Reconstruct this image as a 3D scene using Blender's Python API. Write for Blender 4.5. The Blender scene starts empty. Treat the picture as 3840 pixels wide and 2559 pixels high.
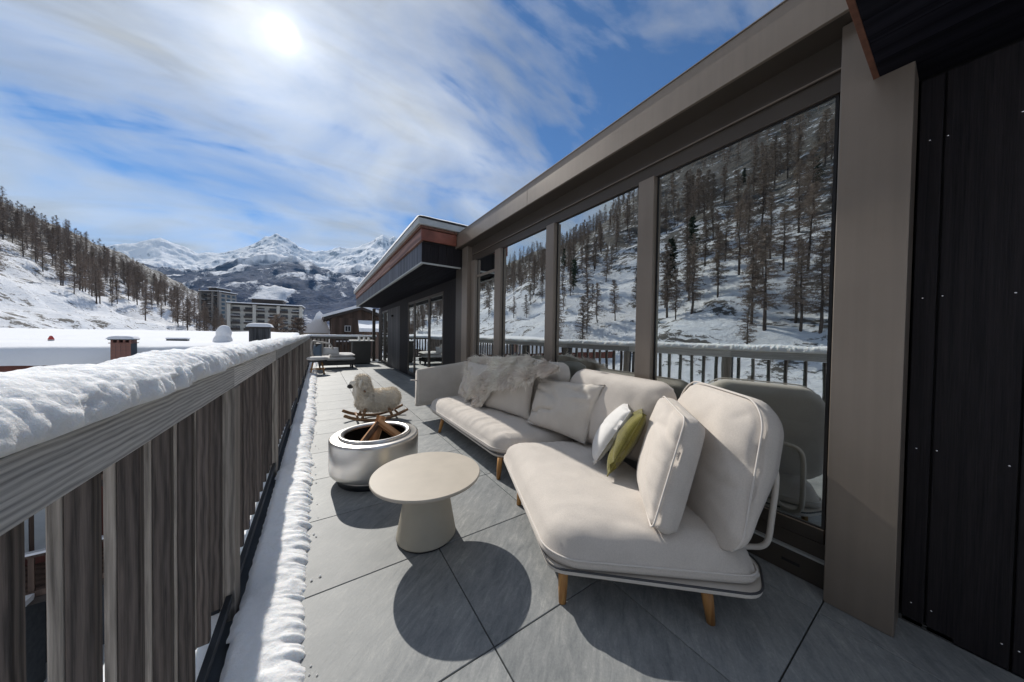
import bpy, bmesh, math, random
import numpy as np
from mathutils import Vector, Matrix, noise

random.seed(7)
R = math.radians
sc = bpy.context.scene
COL = sc.collection

# ------------------------------------------------------------------ camera
cam_d = bpy.data.cameras.new('camera'); cam = bpy.data.objects.new('camera', cam_d); COL.objects.link(cam)
cam_d.sensor_width = 36.0; cam_d.lens = 10.411; cam_d.clip_start = 0.02; cam_d.clip_end = 30000
YAW, PIT, ROL = R(33.18), R(-0.992), R(0.886)
fw = Vector((math.sin(YAW), math.cos(YAW), 0)); rt = Vector((math.cos(YAW), -math.sin(YAW), 0)); up = Vector((0, 0, 1))
f2 = fw*math.cos(PIT)+up*math.sin(PIT); u2 = up*math.cos(PIT)-fw*math.sin(PIT)
r3 = rt*math.cos(ROL)+u2*math.sin(ROL); u3 = u2*math.cos(ROL)-rt*math.sin(ROL)
cam.matrix_world = Matrix(((r3.x, u3.x, -f2.x, 0), (r3.y, u3.y, -f2.y, 0), (r3.z, u3.z, -f2.z, 1.2), (0, 0, 0, 1)))
sc.camera = cam

# ------------------------------------------------------------------ sun, sky, exposure
SUN_AZ, SUN_EL = R(-4.6), R(38.0)
SUN = Vector((math.sin(SUN_AZ)*math.cos(SUN_EL), math.cos(SUN_AZ)*math.cos(SUN_EL), math.sin(SUN_EL)))
sd = bpy.data.lights.new('sun', 'SUN'); sun = bpy.data.objects.new('sun', sd); COL.objects.link(sun)
sd.energy = 2.42; sd.angle = R(0.5); sd.color = (1.0, 0.955, 0.88)
sun.rotation_euler = SUN.to_track_quat('Z', 'Y').to_euler()
sun.location = (0, 0, 40)
sc.view_settings.view_transform = 'Standard'; sc.view_settings.look = 'None'
sc.view_settings.exposure = 1.0; sc.view_settings.gamma = 1.0
try: sc.view_settings.use_curve_mapping = False
except Exception: pass
sc.cycles.max_bounces = 8; sc.cycles.diffuse_bounces = 5; sc.cycles.glossy_bounces = 4
sc.cycles.transparent_max_bounces = 12; sc.cycles.use_denoising = True
sc.cycles.sample_clamp_indirect = 6.0

W = bpy.data.worlds.new('World'); sc.world = W; W.use_nodes = True
nt = W.node_tree; nt.nodes.clear()
def N(t, **k):
    n = nt.nodes.new(t)
    for a, b in k.items(): setattr(n, a, b)
    return n
def LK(a, b): nt.links.new(a, b)
def MA(op, a, b=None, clamp=False):
    n = N('ShaderNodeMath', operation=op); n.use_clamp = clamp
    for i, v in enumerate((a, b)):
        if v is None: continue
        if isinstance(v, (int, float)): n.inputs[i].default_value = v
        else: LK(v, n.inputs[i])
    return n.outputs[0]
def RAMP(x, pts):
    n = N('ShaderNodeValToRGB'); cr = n.color_ramp
    while len(cr.elements) < len(pts): cr.elements.new(0.5)
    for e, (p, c) in zip(cr.elements, pts):
        e.position = p; e.color = c if isinstance(c, tuple) else (c, c, c, 1)
    LK(x, n.inputs[0]); return n.outputs[0]
tc = N('ShaderNodeTexCoord'); sep = N('ShaderNodeSeparateXYZ'); LK(tc.outputs['Generated'], sep.inputs[0])
zz = MA('ADD', MA('MAXIMUM', sep.outputs[2], 0.0), 0.42)
cmb = N('ShaderNodeCombineXYZ'); LK(MA('DIVIDE', sep.outputs[0], zz), cmb.inputs[0]); LK(MA('DIVIDE', sep.outputs[1], zz), cmb.inputs[1])
def cloud(rot, scl, nscale, detail, dist, off):
    mp = N('ShaderNodeMapping'); mp.inputs['Rotation'].default_value = (0, 0, R(rot)); mp.inputs['Scale'].default_value = scl
    mp.inputs['Location'].default_value = off; LK(cmb.outputs[0], mp.inputs[0])
    no = N('ShaderNodeTexNoise'); no.inputs['Scale'].default_value = nscale; no.inputs['Detail'].default_value = detail
    no.inputs['Roughness'].default_value = 0.56; no.inputs['Distortion'].default_value = dist
    LK(mp.outputs[0], no.inputs['Vector']); return no.outputs['Fac']
c1 = cloud(24, (0.8, 1.25, 1), 1.9, 9, 0.7, (4.4, 9.1, 3))
c2 = cloud(40, (0.6, 1.9, 1), 4.2, 8, 0.8, (1.3, 4.0, 2))
dens = MA('ADD', MA('MULTIPLY', c1, 0.68), MA('MULTIPLY', c2, 0.40))
# broader veil towards the left (west), thinner to the right (east)
veil = MA('MULTIPLY', sep.outputs[0], -0.13)
dens = MA('ADD', dens, veil)
dens = RAMP(dens, [(0.42, 0.0), (0.53, 0.5), (0.68, 0.98)])
sky = N('ShaderNodeTexSky', sky_type='NISHITA'); sky.sun_disc = False; sky.sun_elevation = SUN_EL; sky.sun_rotation = SUN_AZ
sky.altitude = 1900; sky.air_density = 1.0; sky.dust_density = 0.25; sky.ozone_density = 1.6
dt = N('ShaderNodeVectorMath', operation='DOT_PRODUCT'); LK(tc.outputs['Generated'], dt.inputs[0]); dt.inputs[1].default_value = SUN
d0 = MA('MAXIMUM', dt.outputs['Value'], 0.0)
wide = MA('POWER', d0, 5.0); mid = MA('POWER', d0, 70.0); core = MA('POWER', d0, 12000.0); halo = MA('POWER', d0, 850.0)
cl_b = MA('ADD', MA('ADD', 2.5, MA('MULTIPLY', wide, 0.7)), MA('MULTIPLY', mid, 0.5))
shade = RAMP(c2, [(0.34, 1.08), (0.66, 0.55)])
cl_v = MA('MULTIPLY', cl_b, shade)
ccol = N('ShaderNodeVectorMath', operation='SCALE'); ccol.inputs[0].default_value = (0.965, 0.99, 1.025); LK(cl_v, ccol.inputs['Scale'])
sks = N('ShaderNodeVectorMath', operation='MULTIPLY'); LK(sky.outputs[0], sks.inputs[0]); sks.inputs[1].default_value = (0.13, 0.245, 0.36)
mx = N('ShaderNodeMix', data_type='RGBA'); LK(dens, mx.inputs[0]); LK(sks.outputs[0], mx.inputs[6]); LK(ccol.outputs[0], mx.inputs[7])
glow = MA('ADD', MA('ADD', MA('MULTIPLY', core, 60.0), MA('MULTIPLY', halo, 1.2)), MA('MULTIPLY', mid, 0.5))
gl = N('ShaderNodeVectorMath', operation='SCALE'); gl.inputs[0].default_value = (1.0, 0.985, 0.94); LK(glow, gl.inputs['Scale'])
ad = N('ShaderNodeVectorMath', operation='ADD'); LK(mx.outputs[2], ad.inputs[0]); LK(gl.outputs[0], ad.inputs[1])
bg = N('ShaderNodeBackground'); bg.inputs['Strength'].default_value = 0.15; LK(ad.outputs[0], bg.inputs['Color'])
wo = N('ShaderNodeOutputWorld'); LK(bg.outputs[0], wo.inputs[0])

# ------------------------------------------------------------------ materials
def new_mat(name):
    m = bpy.data.materials.new(name); m.use_nodes = True
    global nt
    nt = m.node_tree
    b = nt.nodes['Principled BSDF']
    return m, b
def coords(scale=(1, 1, 1), rot=(0, 0, 0), rnd=True, kind='Object'):
    t = N('ShaderNodeTexCoord'); mp = N('ShaderNodeMapping'); mp.inputs['Scale'].default_value = scale; mp.inputs['Rotation'].default_value = rot
    src = t.outputs[kind]
    if rnd:
        oi = N('ShaderNodeObjectInfo'); sx = N('ShaderNodeVectorMath', operation='SCALE'); sx.inputs[0].default_value = (37.0, 53.0, 71.0)
        LK(oi.outputs['Random'], sx.inputs['Scale'])
        va = N('ShaderNodeVectorMath', operation='ADD'); LK(src, va.inputs[0]); LK(sx.outputs[0], va.inputs[1]); src = va.outputs[0]
    LK(src, mp.inputs[0]); return mp.outputs[0]
def NOISE(vec, scale, detail=4, rough=0.55, dist=0.0):
    n = N('ShaderNodeTexNoise'); n.inputs['Scale'].default_value = scale; n.inputs['Detail'].default_value = detail
    n.inputs['Roughness'].default_value = rough; n.inputs['Distortion'].default_value = dist
    if vec is not None: LK(vec, n.inputs['Vector'])
    return n.outputs['Fac']
def BUMP(b, h, strength, distance):
    n = N('ShaderNodeBump'); n.inputs['Strength'].default_value = strength; n.inputs['Distance'].default_value = distance
    LK(h, n.inputs['Height']); LK(n.outputs[0], b.inputs['Normal']); return n
def C4(c): return (c[0], c[1], c[2], 1)
def mat_wood(name, dark, lightc, axis='y', fine=60, rough=0.75, bump=0.5, knots=True, rand=0.25, spec=0.4):
    m, b = new_mat(name)
    sc_ = {'x': (0.022, 1, 1), 'y': (1, 0.022, 1), 'z': (1, 1, 0.022)}[axis]
    v = coords(sc_)
    g1 = NOISE(v, fine*1.5, 6, 0.72, 0.25); g2 = NOISE(v, fine*0.30, 4, 0.6, 0.8)
    f = MA('ADD', MA('MULTIPLY', g1, 0.62), MA('MULTIPLY', g2, 0.48))
    if knots:
        sk = {'x': (0.28, 1, 1), 'y': (1, 0.28, 1), 'z': (1, 1, 0.28)}[axis]
        wv = N('ShaderNodeTexWave', wave_type='RINGS', rings_direction={'x': 'X', 'y': 'Y', 'z': 'Z'}[axis]); wv.inputs['Scale'].default_value = fine*0.12
        wv.inputs['Distortion'].default_value = 5.0; wv.inputs['Detail'].default_value = 2; wv.inputs['Detail Scale'].default_value = 0.6
        LK(coords(sk), wv.inputs['Vector'])
        f = MA('ADD', MA('MULTIPLY', f, 0.80), MA('MULTIPLY', wv.outputs['Fac'], 0.18))
    col = RAMP(f, [(0.36, C4(dark)), (0.66, C4(lightc))])
    oi = N('ShaderNodeObjectInfo'); hs = N('ShaderNodeHueSaturation')
    LK(MA('ADD', MA('MULTIPLY', oi.outputs['Random'], 2*rand), 1-rand), hs.inputs['Value']); LK(col, hs.inputs['Color'])
    LK(hs.outputs[0], b.inputs['Base Color']); b.inputs['Roughness'].default_value = rough; b.inputs['Specular IOR Level'].default_value = spec
    BUMP(b, f, bump, 0.003); return m
def mat_plain(name, col, rough=0.6, metal=0.0, var=0.12, nscale=6, bump=0.0, bscale=80, spec=0.5):
    m, b = new_mat(name)
    v = coords((1, 1, 1)); n1 = NOISE(v, nscale, 4)
    c = RAMP(n1, [(0.3, C4([x*(1-var) for x in col])), (0.7, C4([min(1, x*(1+var)) for x in col]))])
    LK(c, b.inputs['Base Color']); b.inputs['Metallic'].default_value = metal
    LK(MA('ADD', MA('MULTIPLY', n1, 0.12), rough-0.06), b.inputs['Roughness']); b.inputs['Specular IOR Level'].default_value = spec
    if bump: BUMP(b, NOISE(v, bscale, 3), bump, 0.002)
    return m
def mat_fabric(name, col, var=0.06, weave=900, bump=0.35):
    m, b = new_mat(name)
    v = coords((1, 1, 1)); n1 = NOISE(v, 5, 3); n2 = NOISE(v, weave*0.35, 2); n4 = NOISE(v, 170, 3, 0.7)
    wa = N('ShaderNodeTexWave', bands_direction='X'); wa.inputs['Scale'].default_value = weave*0.25; wa.inputs['Distortion'].default_value = 1.2; LK(v, wa.inputs['Vector'])
    wb = N('ShaderNodeTexWave', bands_direction='Z'); wb.inputs['Scale'].default_value = weave*0.25; wb.inputs['Distortion'].default_value = 1.2; LK(v, wb.inputs['Vector'])
    h = MA('ADD', MA('MULTIPLY', wa.outputs['Fac'], wb.outputs['Fac']), n2)
    f = MA('ADD', MA('MULTIPLY', n1, 0.45), MA('MULTIPLY', n4, 0.55))
    c = RAMP(f, [(0.36, C4([x*(1-var*1.6) for x in col])), (0.64, C4([min(1, x*(1+var*1.6)) for x in col]))])
    LK(c, b.inputs['Base Color']); b.inputs['Roughness'].default_value = 0.92
    b.inputs['Sheen Weight'].default_value = 0.25; b.inputs['Sheen Roughness'].default_value = 0.5
    BUMP(b, h, bump, 0.0012); return m
def mat_snow(name, bscale=18, bump=0.5, dist=0.02, col=(0.83, 0.84, 0.86), fine=160, sss=0.0):
    m, b = new_mat(name); v = coords((1, 1, 1), rnd=False)
    a = NOISE(v, bscale, 5, 0.6); c = NOISE(v, fine, 3, 0.6)
    cc = RAMP(a, [(0.25, C4([x*0.95 for x in col])), (0.7, C4(col))]); LK(cc, b.inputs['Base Color'])
    b.inputs['Roughness'].default_value = 0.85; b.inputs['Specular IOR Level'].default_value = 0.08
    h = MA('ADD', MA('MULTIPLY', a, 0.7), MA('MULTIPLY', c, 0.3)); BUMP(b, h, bump, dist)
    if sss:
        b.inputs['Subsurface Weight'].default_value = sss; b.inputs['Subsurface Radius'].default_value = (0.9, 1.0, 1.1); b.inputs['Subsurface Scale'].default_value = 0.018
    return m

M = {}
M['rail'] = mat_wood('weathered_rail_wood', (0.27, 0.267, 0.263), (0.72, 0.70, 0.67), 'y', 300, 0.8, 0.6)
M['slat'] = mat_wood('brown_slat_wood', (0.026, 0.021, 0.019), (0.135, 0.108, 0.094), 'z', 260, 0.75, 0.6, rand=0.35)
M['slat_edge'] = mat_wood('pale_slat_edge_wood', (0.12, 0.105, 0.09), (0.42, 0.37, 0.32), 'z', 200, 0.8, 0.6)  # paler wood for the outer slat strips and the posts
M['railx'] = mat_wood('weathered_cross_rail_wood', (0.055, 0.052, 0.05), (0.2, 0.19, 0.17), 'x', 90, 0.8, 0.6)
M['black_wood'] = mat_wood('charred_black_wood', (0.005, 0.0048, 0.007), (0.021, 0.018, 0.020), 'z', 170, 0.65, 0.4, knots=False, rand=0.12, spec=0.2)
M['black_wood_y'] = mat_wood('charred_black_soffit_wood', (0.003, 0.003, 0.006), (0.012, 0.012, 0.018), 'y', 60, 0.7, 0.3, rand=0.3, spec=0.1)
M['grey_wood'] = mat_wood('dark_grey_cladding_wood', (0.018, 0.018, 0.021), (0.10, 0.10, 0.105), 'z', 30, 0.6, 0.3)
M['teak'] = mat_wood('oiled_teak', (0.28, 0.12, 0.035), (0.55, 0.29, 0.10), 'z', 90, 0.5, 0.2, rand=0.1)
M['teak_x'] = mat_wood('oiled_ash_wood', (0.12, 0.06, 0.028), (0.34, 0.19, 0.09), 'x', 70, 0.45, 0.2, rand=0.15)
M['log'] = mat_wood('split_firewood', (0.33, 0.14, 0.05), (0.66, 0.37, 0.18), 'z', 60, 0.8, 0.5, rand=0.2)
M['bark'] = mat_plain('firewood_bark', (0.16, 0.09, 0.055), 0.9, 0, 0.4, 25, 0.8, 90)
M['bronze'] = mat_plain('taupe_bronze_paint', (0.245, 0.205, 0.170), 0.38, 0.45, 0.05, 3, 0.04, 600)
def streaks(m, amt):
    global nt
    nt = m.node_tree; b = nt.nodes['Principled BSDF']; lk = b.inputs['Base Color'].links[0]; src = lk.from_socket
    n = NOISE(coords((14, 14, 0.5)), 2.0, 5, 0.6); n2 = NOISE(coords((1, 1, 1)), 1.3, 4)
    hs = N('ShaderNodeHueSaturation'); LK(MA('ADD', 1.0-amt, MA('MULTIPLY', MA('ADD', n, n2), amt)), hs.inputs['Value']); LK(src, hs.inputs['Color']); LK(hs.outputs[0], b.inputs['Base Color'])
streaks(M['bronze'], 0.22)
M['bronze_dark'] = mat_plain('dark_bronze_paint', (0.07, 0.058, 0.048), 0.38, 0.3, 0.06, 3, 0.04, 600)
M['black_metal'] = mat_plain('black_metal', (0.018, 0.022, 0.028), 0.5, 0.3, 0.15, 8)
M['gasket'] = mat_plain('black_gasket', (0.008, 0.008, 0.009), 0.6, 0, 0.05)
M['steel_screw'] = mat_plain('bright_steel', (0.75, 0.75, 0.76), 0.25, 1.0, 0.05)
M['copper'] = mat_plain('weathered_copper', (0.24, 0.085, 0.055), 0.42, 0.55, 0.35, 5, 0.1, 40)
M['copper_dull'] = mat_plain('dull_copper_trim', (0.16, 0.07, 0.045), 0.6, 0.3, 0.3, 30)
M['red_wood'] = mat_wood('red_brown_fascia_wood', (0.10, 0.045, 0.035), (0.33, 0.19, 0.15), 'y', 26, 0.6, 0.3)
M['fascia_wood'] = mat_wood('dark_blue_fascia_wood', (0.02, 0.022, 0.03), (0.10, 0.11, 0.14), 'z', 22, 0.55, 0.3)
M['grey_metal'] = mat_plain('grey_roof_edge', (0.42, 0.43, 0.42), 0.5, 0.2, 0.1)
M['cream'] = mat_fabric('cream_outdoor_fabric', (0.585, 0.53, 0.475))
M['cream2'] = mat_fabric('pale_sand_fabric', (0.59, 0.54, 0.48))
M['whitef'] = mat_fabric('white_linen', (0.70, 0.685, 0.665), 0.05)
M['olive'] = mat_fabric('olive_green_boucle', (0.15, 0.132, 0.016), 0.35, 420, 0.8)
M['shell'] = mat_fabric('grey_shell_fabric', (0.33, 0.31, 0.29))
M['piping'] = mat_fabric('cream_piping', (0.66, 0.61, 0.56), 0.03)
M['cord'] = mat_fabric('grey_piping', (0.30, 0.28, 0.27), 0.03)
M['tube'] = mat_plain('cream_powder_coat', (0.62, 0.57, 0.51), 0.45, 0.0, 0.03)
M['gap_shade_stool'] = mat_plain('gap_shade_and_stool_seat', (0.05, 0.05, 0.055), 0.6, 0.0, 0.1)  # stool seat, and the dark line painted as shade under the sofa cushions
M['tabletop'] = mat_plain('beige_mineral_tabletop', (0.46, 0.405, 0.335), 0.5, 0.0, 0.05, 9, 0.15, 160)
M['tablebase'] = mat_plain('beige_mineral_base', (0.42, 0.38, 0.305), 0.6, 0.0, 0.05, 9, 0.15, 160)
M['soot'] = mat_plain('sooty_steel', (0.022, 0.018, 0.016), 0.7, 0.3, 0.4, 20)
M['wool'] = mat_fabric('cream_wool', (0.80, 0.72, 0.60), 0.16, 200, 0.5)
M['fur'] = mat_fabric('pale_sheepskin', (0.92, 0.80, 0.72), 0.14, 200, 0.5)
M['leather'] = mat_plain('black_leather', (0.02, 0.018, 0.016), 0.45, 0, 0.1)
M['snow'] = mat_snow('settled_snow', 42, 0.5, 0.025, fine=230, col=(0.90, 0.91, 0.925), sss=0.8)
M['snow_far'] = mat_snow('roof_snow', 1.2, 0.35, 0.10, fine=9)
M['brick'] = None
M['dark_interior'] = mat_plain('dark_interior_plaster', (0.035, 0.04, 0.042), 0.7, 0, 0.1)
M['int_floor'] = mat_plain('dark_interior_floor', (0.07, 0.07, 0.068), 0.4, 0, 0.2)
M['white_paint'] = mat_plain('white_paint', (0.78, 0.78, 0.76), 0.5, 0, 0.03)
M['redp'] = mat_plain('red_paint', (0.45, 0.06, 0.05), 0.5, 0, 0.1)
M['blue_fab'] = mat_fabric('slate_blue_fabric', (0.13, 0.18, 0.24))
M['charcoal'] = mat_plain('charcoal_cast_stone', (0.06, 0.058, 0.055), 0.7, 0, 0.12)

def steel():
    m, b = new_mat('brushed_steel'); b.inputs['Metallic'].default_value = 1.0
    v = coords((1, 1, 60), rnd=False); n = NOISE(v, 9, 3); c = RAMP(n, [(0.3, C4((0.68, 0.655, 0.62))), (0.7, C4((0.74, 0.71, 0.67)))])
    LK(c, b.inputs['Base Color']); LK(MA('ADD', MA('MULTIPLY', n, 0.06), 0.30), b.inputs['Roughness']); return m
M['steel'] = steel()
def tile_mat():
    m, b = new_mat('grey_quartzite_tile')
    v = coords((1, 1, 1), (0, 0, R(-38))); st = N('ShaderNodeMapping'); st.inputs['Scale'].default_value = (0.26, 1, 1); LK(v, st.inputs[0])
    g = NOISE(st.outputs[0], 34, 9, 0.74, 0.6); g2 = NOISE(v, 5.0, 5, 0.65); g3 = NOISE(v, 120, 4, 0.7)
    f = MA('ADD', MA('ADD', MA('MULTIPLY', g, 0.56), MA('MULTIPLY', g2, 0.26)), MA('MULTIPLY', g3, 0.20))
    c = RAMP(f, [(0.32, C4((0.110, 0.124, 0.135))), (0.55, C4((0.262, 0.270, 0.270))), (0.74, C4((0.47, 0.465, 0.44)))])
    oi = N('ShaderNodeObjectInfo'); hs = N('ShaderNodeHueSaturation'); LK(MA('ADD', MA('MULTIPLY', oi.outputs['Random'], 0.16), 0.92), hs.inputs['Value']); LK(c, hs.inputs['Color'])
    LK(hs.outputs[0], b.inputs['Base Color']); LK(MA('ADD', MA('MULTIPLY', g, 0.25), 0.42), b.inputs['Roughness']); BUMP(b, f, 0.45, 0.004)
    b.inputs['Specular IOR Level'].default_value = 0.35
    return m
M['tile'] = tile_mat()
def glass_mat():
    m, b = new_mat('solar_control_glass'); nt.nodes.remove(b)
    out = [n for n in nt.nodes if n.type == 'OUTPUT_MATERIAL'][0]
    tr = N('ShaderNodeBsdfTransparent'); tr.inputs['Color'].default_value = (0.50, 0.58, 0.54, 1)
    g = N('ShaderNodeBsdfGlossy'); g.inputs['Roughness'].default_value = 0.0; g.inputs['Color'].default_value = (0.93, 0.97, 0.96, 1)
    bp = N('ShaderNodeBump'); bp.inputs['Strength'].default_value = 0.12; bp.inputs['Distance'].default_value = 0.01; LK(NOISE(coords((1, 1, 1)), 1.6, 2), bp.inputs['Height']); LK(bp.outputs[0], g.inputs['Normal'])
    fr = N('ShaderNodeFresnel'); fr.inputs['IOR'].default_value = 1.9
    fac = MA('ADD', MA('MULTIPLY', fr.outputs[0], 0.5), 0.60, True)
    mi = N('ShaderNodeMixShader'); LK(fac, mi.inputs[0]); LK(tr.outputs[0], mi.inputs[1]); LK(g.outputs[0], mi.inputs[2]); LK(mi.outputs[0], out.inputs[0]); return m
M['glass'] = glass_mat()
def brick_mat():
    m, b = new_mat('chimney_brick'); v = coords((1, 1, 1), rnd=False)
    n = NOISE(v, 14, 4); c = RAMP(n, [(0.3, C4((0.20, 0.09, 0.07))), (0.7, C4((0.36, 0.19, 0.15)))]); LK(c, b.inputs['Base Color']); b.inputs['Roughness'].default_value = 0.9; return m
M['brick'] = brick_mat()
def hill_mat():
    m, b = new_mat('snowy_hillside'); v = coords((1, 1, 1), rnd=False)
    geo = N('ShaderNodeNewGeometry'); sp = N('ShaderNodeSeparateXYZ'); LK(geo.outputs['Position'], sp.inputs[0])
    st = N('ShaderNodeMapping'); st.inputs['Scale'].default_value = (1.0, 0.62, 1.3); LK(v, st.inputs[0])
    a = NOISE(st.outputs[0], 0.20, 9, 0.70, 0.7); c_ = NOISE(st.outputs[0], 0.75, 7, 0.74, 0.8); big = NOISE(v, 0.022, 3)
    hgt = MA('MULTIPLY', MA('SUBTRACT', sp.outputs[2], 16.0), 0.0030)          # more bare rock higher up
    hgt = MA('MINIMUM', MA('MAXIMUM', hgt, -0.04), 0.115)
    rk = MA('ADD', MA('ADD', MA('MULTIPLY', a, 0.55), MA('MULTIPLY', c_, 0.42)), MA('ADD', hgt, MA('MULTIPLY', big, 0.10)))
    ft = MA('MULTIPLY', MA('SUBTRACT', sp.outputs[2], 1.0), 0.22); ft = MA('MULTIPLY', MA('POWER', 2.718, MA('MULTIPLY', MA('MULTIPLY', ft, ft), -1.0)), 0.055); rk = MA('ADD', rk, ft)
    mask = RAMP(rk, [(0.572, 0.0), (0.60, 1.0)])
    sn = RAMP(a, [(0.3, C4((0.78, 0.80, 0.84))), (0.7, C4((0.88, 0.89, 0.91)))])
    rc = RAMP(c_, [(0.35, C4((0.05, 0.048, 0.046))), (0.7, C4((0.17, 0.155, 0.14)))])
    mi = N('ShaderNodeMix', data_type='RGBA'); LK(mask, mi.inputs[0]); LK(sn, mi.inputs[6]); LK(rc, mi.inputs[7]); LK(mi.outputs[2], b.inputs['Base Color'])
    b.inputs['Roughness'].default_value = 0.8; b.inputs['Specular IOR Level'].default_value = 0.2
    BUMP(b, MA('ADD', MA('MULTIPLY', a, 0.6), MA('MULTIPLY', c_, 0.5)), 0.8, 2.2); return m
M['hill'] = hill_mat()
def mountain_mat():
    m, b = new_mat('alpine_mountain'); v = coords((1, 1, 1), rnd=False)
    geo = N('ShaderNodeNewGeometry'); sp = N('ShaderNodeSeparateXYZ'); LK(geo.outputs['Position'], sp.inputs[0])
    sn = N('ShaderNodeSeparateXYZ'); LK(geo.outputs['Normal'], sn.inputs[0])
    n1 = NOISE(v, 0.0016, 7, 0.6); fl = N('ShaderNodeMapping'); fl.inputs['Scale'].default_value = (1.0, 0.28, 0.5); LK(v, fl.inputs[0]); n2 = NOISE(fl.outputs[0], 0.0065, 7, 0.62, 0.6); n3 = NOISE(v, 0.05, 4, 0.7)
    alt = MA('ADD', sp.outputs[2], MA('MULTIPLY', MA('SUBTRACT', n1, 0.5), 420.0)); alt = MA('ADD', alt, MA('MULTIPLY', MA('SUBTRACT', n2, 0.5), 240.0))
    fm = RAMP(MA('DIVIDE', alt, 1000.0), [(0.45, 1.0), (0.52, 0.0)])                  # below the tree line
    gul = RAMP(MA('ADD', MA('MULTIPLY', n2, 0.85), MA('MULTIPLY', n3, 0.15)), [(0.52, 0.0), (0.57, 1.0)])
    fm = MA('MULTIPLY', fm, MA('SUBTRACT', 1.0, MA('MULTIPLY', gul, 0.85)))
    steep = MA('ADD', MA('SUBTRACT', 1.0, sn.outputs[2]), MA('MULTIPLY', MA('SUBTRACT', n2, 0.5), 0.7))
    rm = RAMP(steep, [(0.30, 0.0), (0.41, 0.9)])
    snc = N('ShaderNodeRGB'); snc.outputs[0].default_value = (0.86, 0.875, 0.91, 1)
    rkc = RAMP(n3, [(0.3, C4((0.04, 0.065, 0.12))), (0.7, C4((0.14, 0.18, 0.26)))])  # rock, with the blue of shaded steep faces mixed into its colour
    fc = RAMP(n3, [(0.3, C4((0.005, 0.018, 0.058))), (0.7, C4((0.018, 0.048, 0.125)))])  # forest, with the blue of hazy distance painted into its colour
    m1 = N('ShaderNodeMix', data_type='RGBA'); LK(rm, m1.inputs[0]); LK(snc.outputs[0], m1.inputs[6]); LK(rkc, m1.inputs[7])
    m2 = N('ShaderNodeMix', data_type='RGBA'); LK(fm, m2.inputs[0]); LK(m1.outputs[2], m2.inputs[6]); LK(fc, m2.inputs[7])
    LK(m2.outputs[2], b.inputs['Base Color']); b.inputs['Roughness'].default_value = 0.9; b.inputs['Specular IOR Level'].default_value = 0.1
    BUMP(b, MA('ADD', n2, MA('MULTIPLY', n3, 0.4)), 0.7, 45.0); return m
M['mountain'] = mountain_mat()
M['larch_bark'] = mat_plain('larch_bark', (0.075, 0.055, 0.045), 0.9, 0, 0.3, 3)
def twig_mat(name, col):
    m, b = new_mat(name); oi = N('ShaderNodeObjectInfo'); hs = N('ShaderNodeHueSaturation'); hs.inputs['Color'].default_value = C4(col)
    geo = N('ShaderNodeNewGeometry'); n = NOISE(geo.outputs['Position'], 0.35, 3)
    LK(MA('ADD', MA('ADD', MA('MULTIPLY', oi.outputs['Random'], 0.4), 0.45), MA('MULTIPLY', n, 0.7)), hs.inputs['Value'])
    LK(hs.outputs[0], b.inputs['Base Color']); b.inputs['Roughness'].default_value = 0.9; b.inputs['Specular IOR Level'].default_value = 0.1; return m
M['larch_twig'] = twig_mat('larch_twigs', (0.235, 0.185, 0.150))
M['pine_twig'] = twig_mat('evergreen_needles', (0.045, 0.062, 0.04))
M['apt_wall'] = mat_plain('pale_render', (0.45, 0.43, 0.385), 0.8, 0, 0.06, 0.5)
M['apt_dark'] = mat_plain('dark_balcony_wood', (0.045, 0.035, 0.03), 0.8, 0, 0.2, 1)
M['window'] = mat_plain('dark_window_glass', (0.03, 0.035, 0.045), 0.15, 0.0, 0.2, 1, spec=0.8)
M['chalet'] = mat_wood('chalet_brown_wood', (0.05, 0.032, 0.025), (0.15, 0.10, 0.075), 'z', 12, 0.8, 0.3)
M['red_clad'] = mat_wood('red_brown_cladding', (0.10, 0.035, 0.025), (0.22, 0.08, 0.06), 'z', 12, 0.8, 0.3)
M['stone'] = mat_plain('pale_rubble_stone', (0.52, 0.52, 0.52), 0.9, 0, 0.2, 3, 0.6, 12)
M['mortar'] = mat_plain('dark_mortar', (0.10, 0.11, 0.12), 0.95, 0, 0.2, 6)
M['stone_grey'] = mat_plain('grey_render', (0.20, 0.185, 0.17), 0.85, 0, 0.1, 0.5)
M['curtain'] = mat_fabric('pale_curtain', (0.5, 0.53, 0.55))

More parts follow.
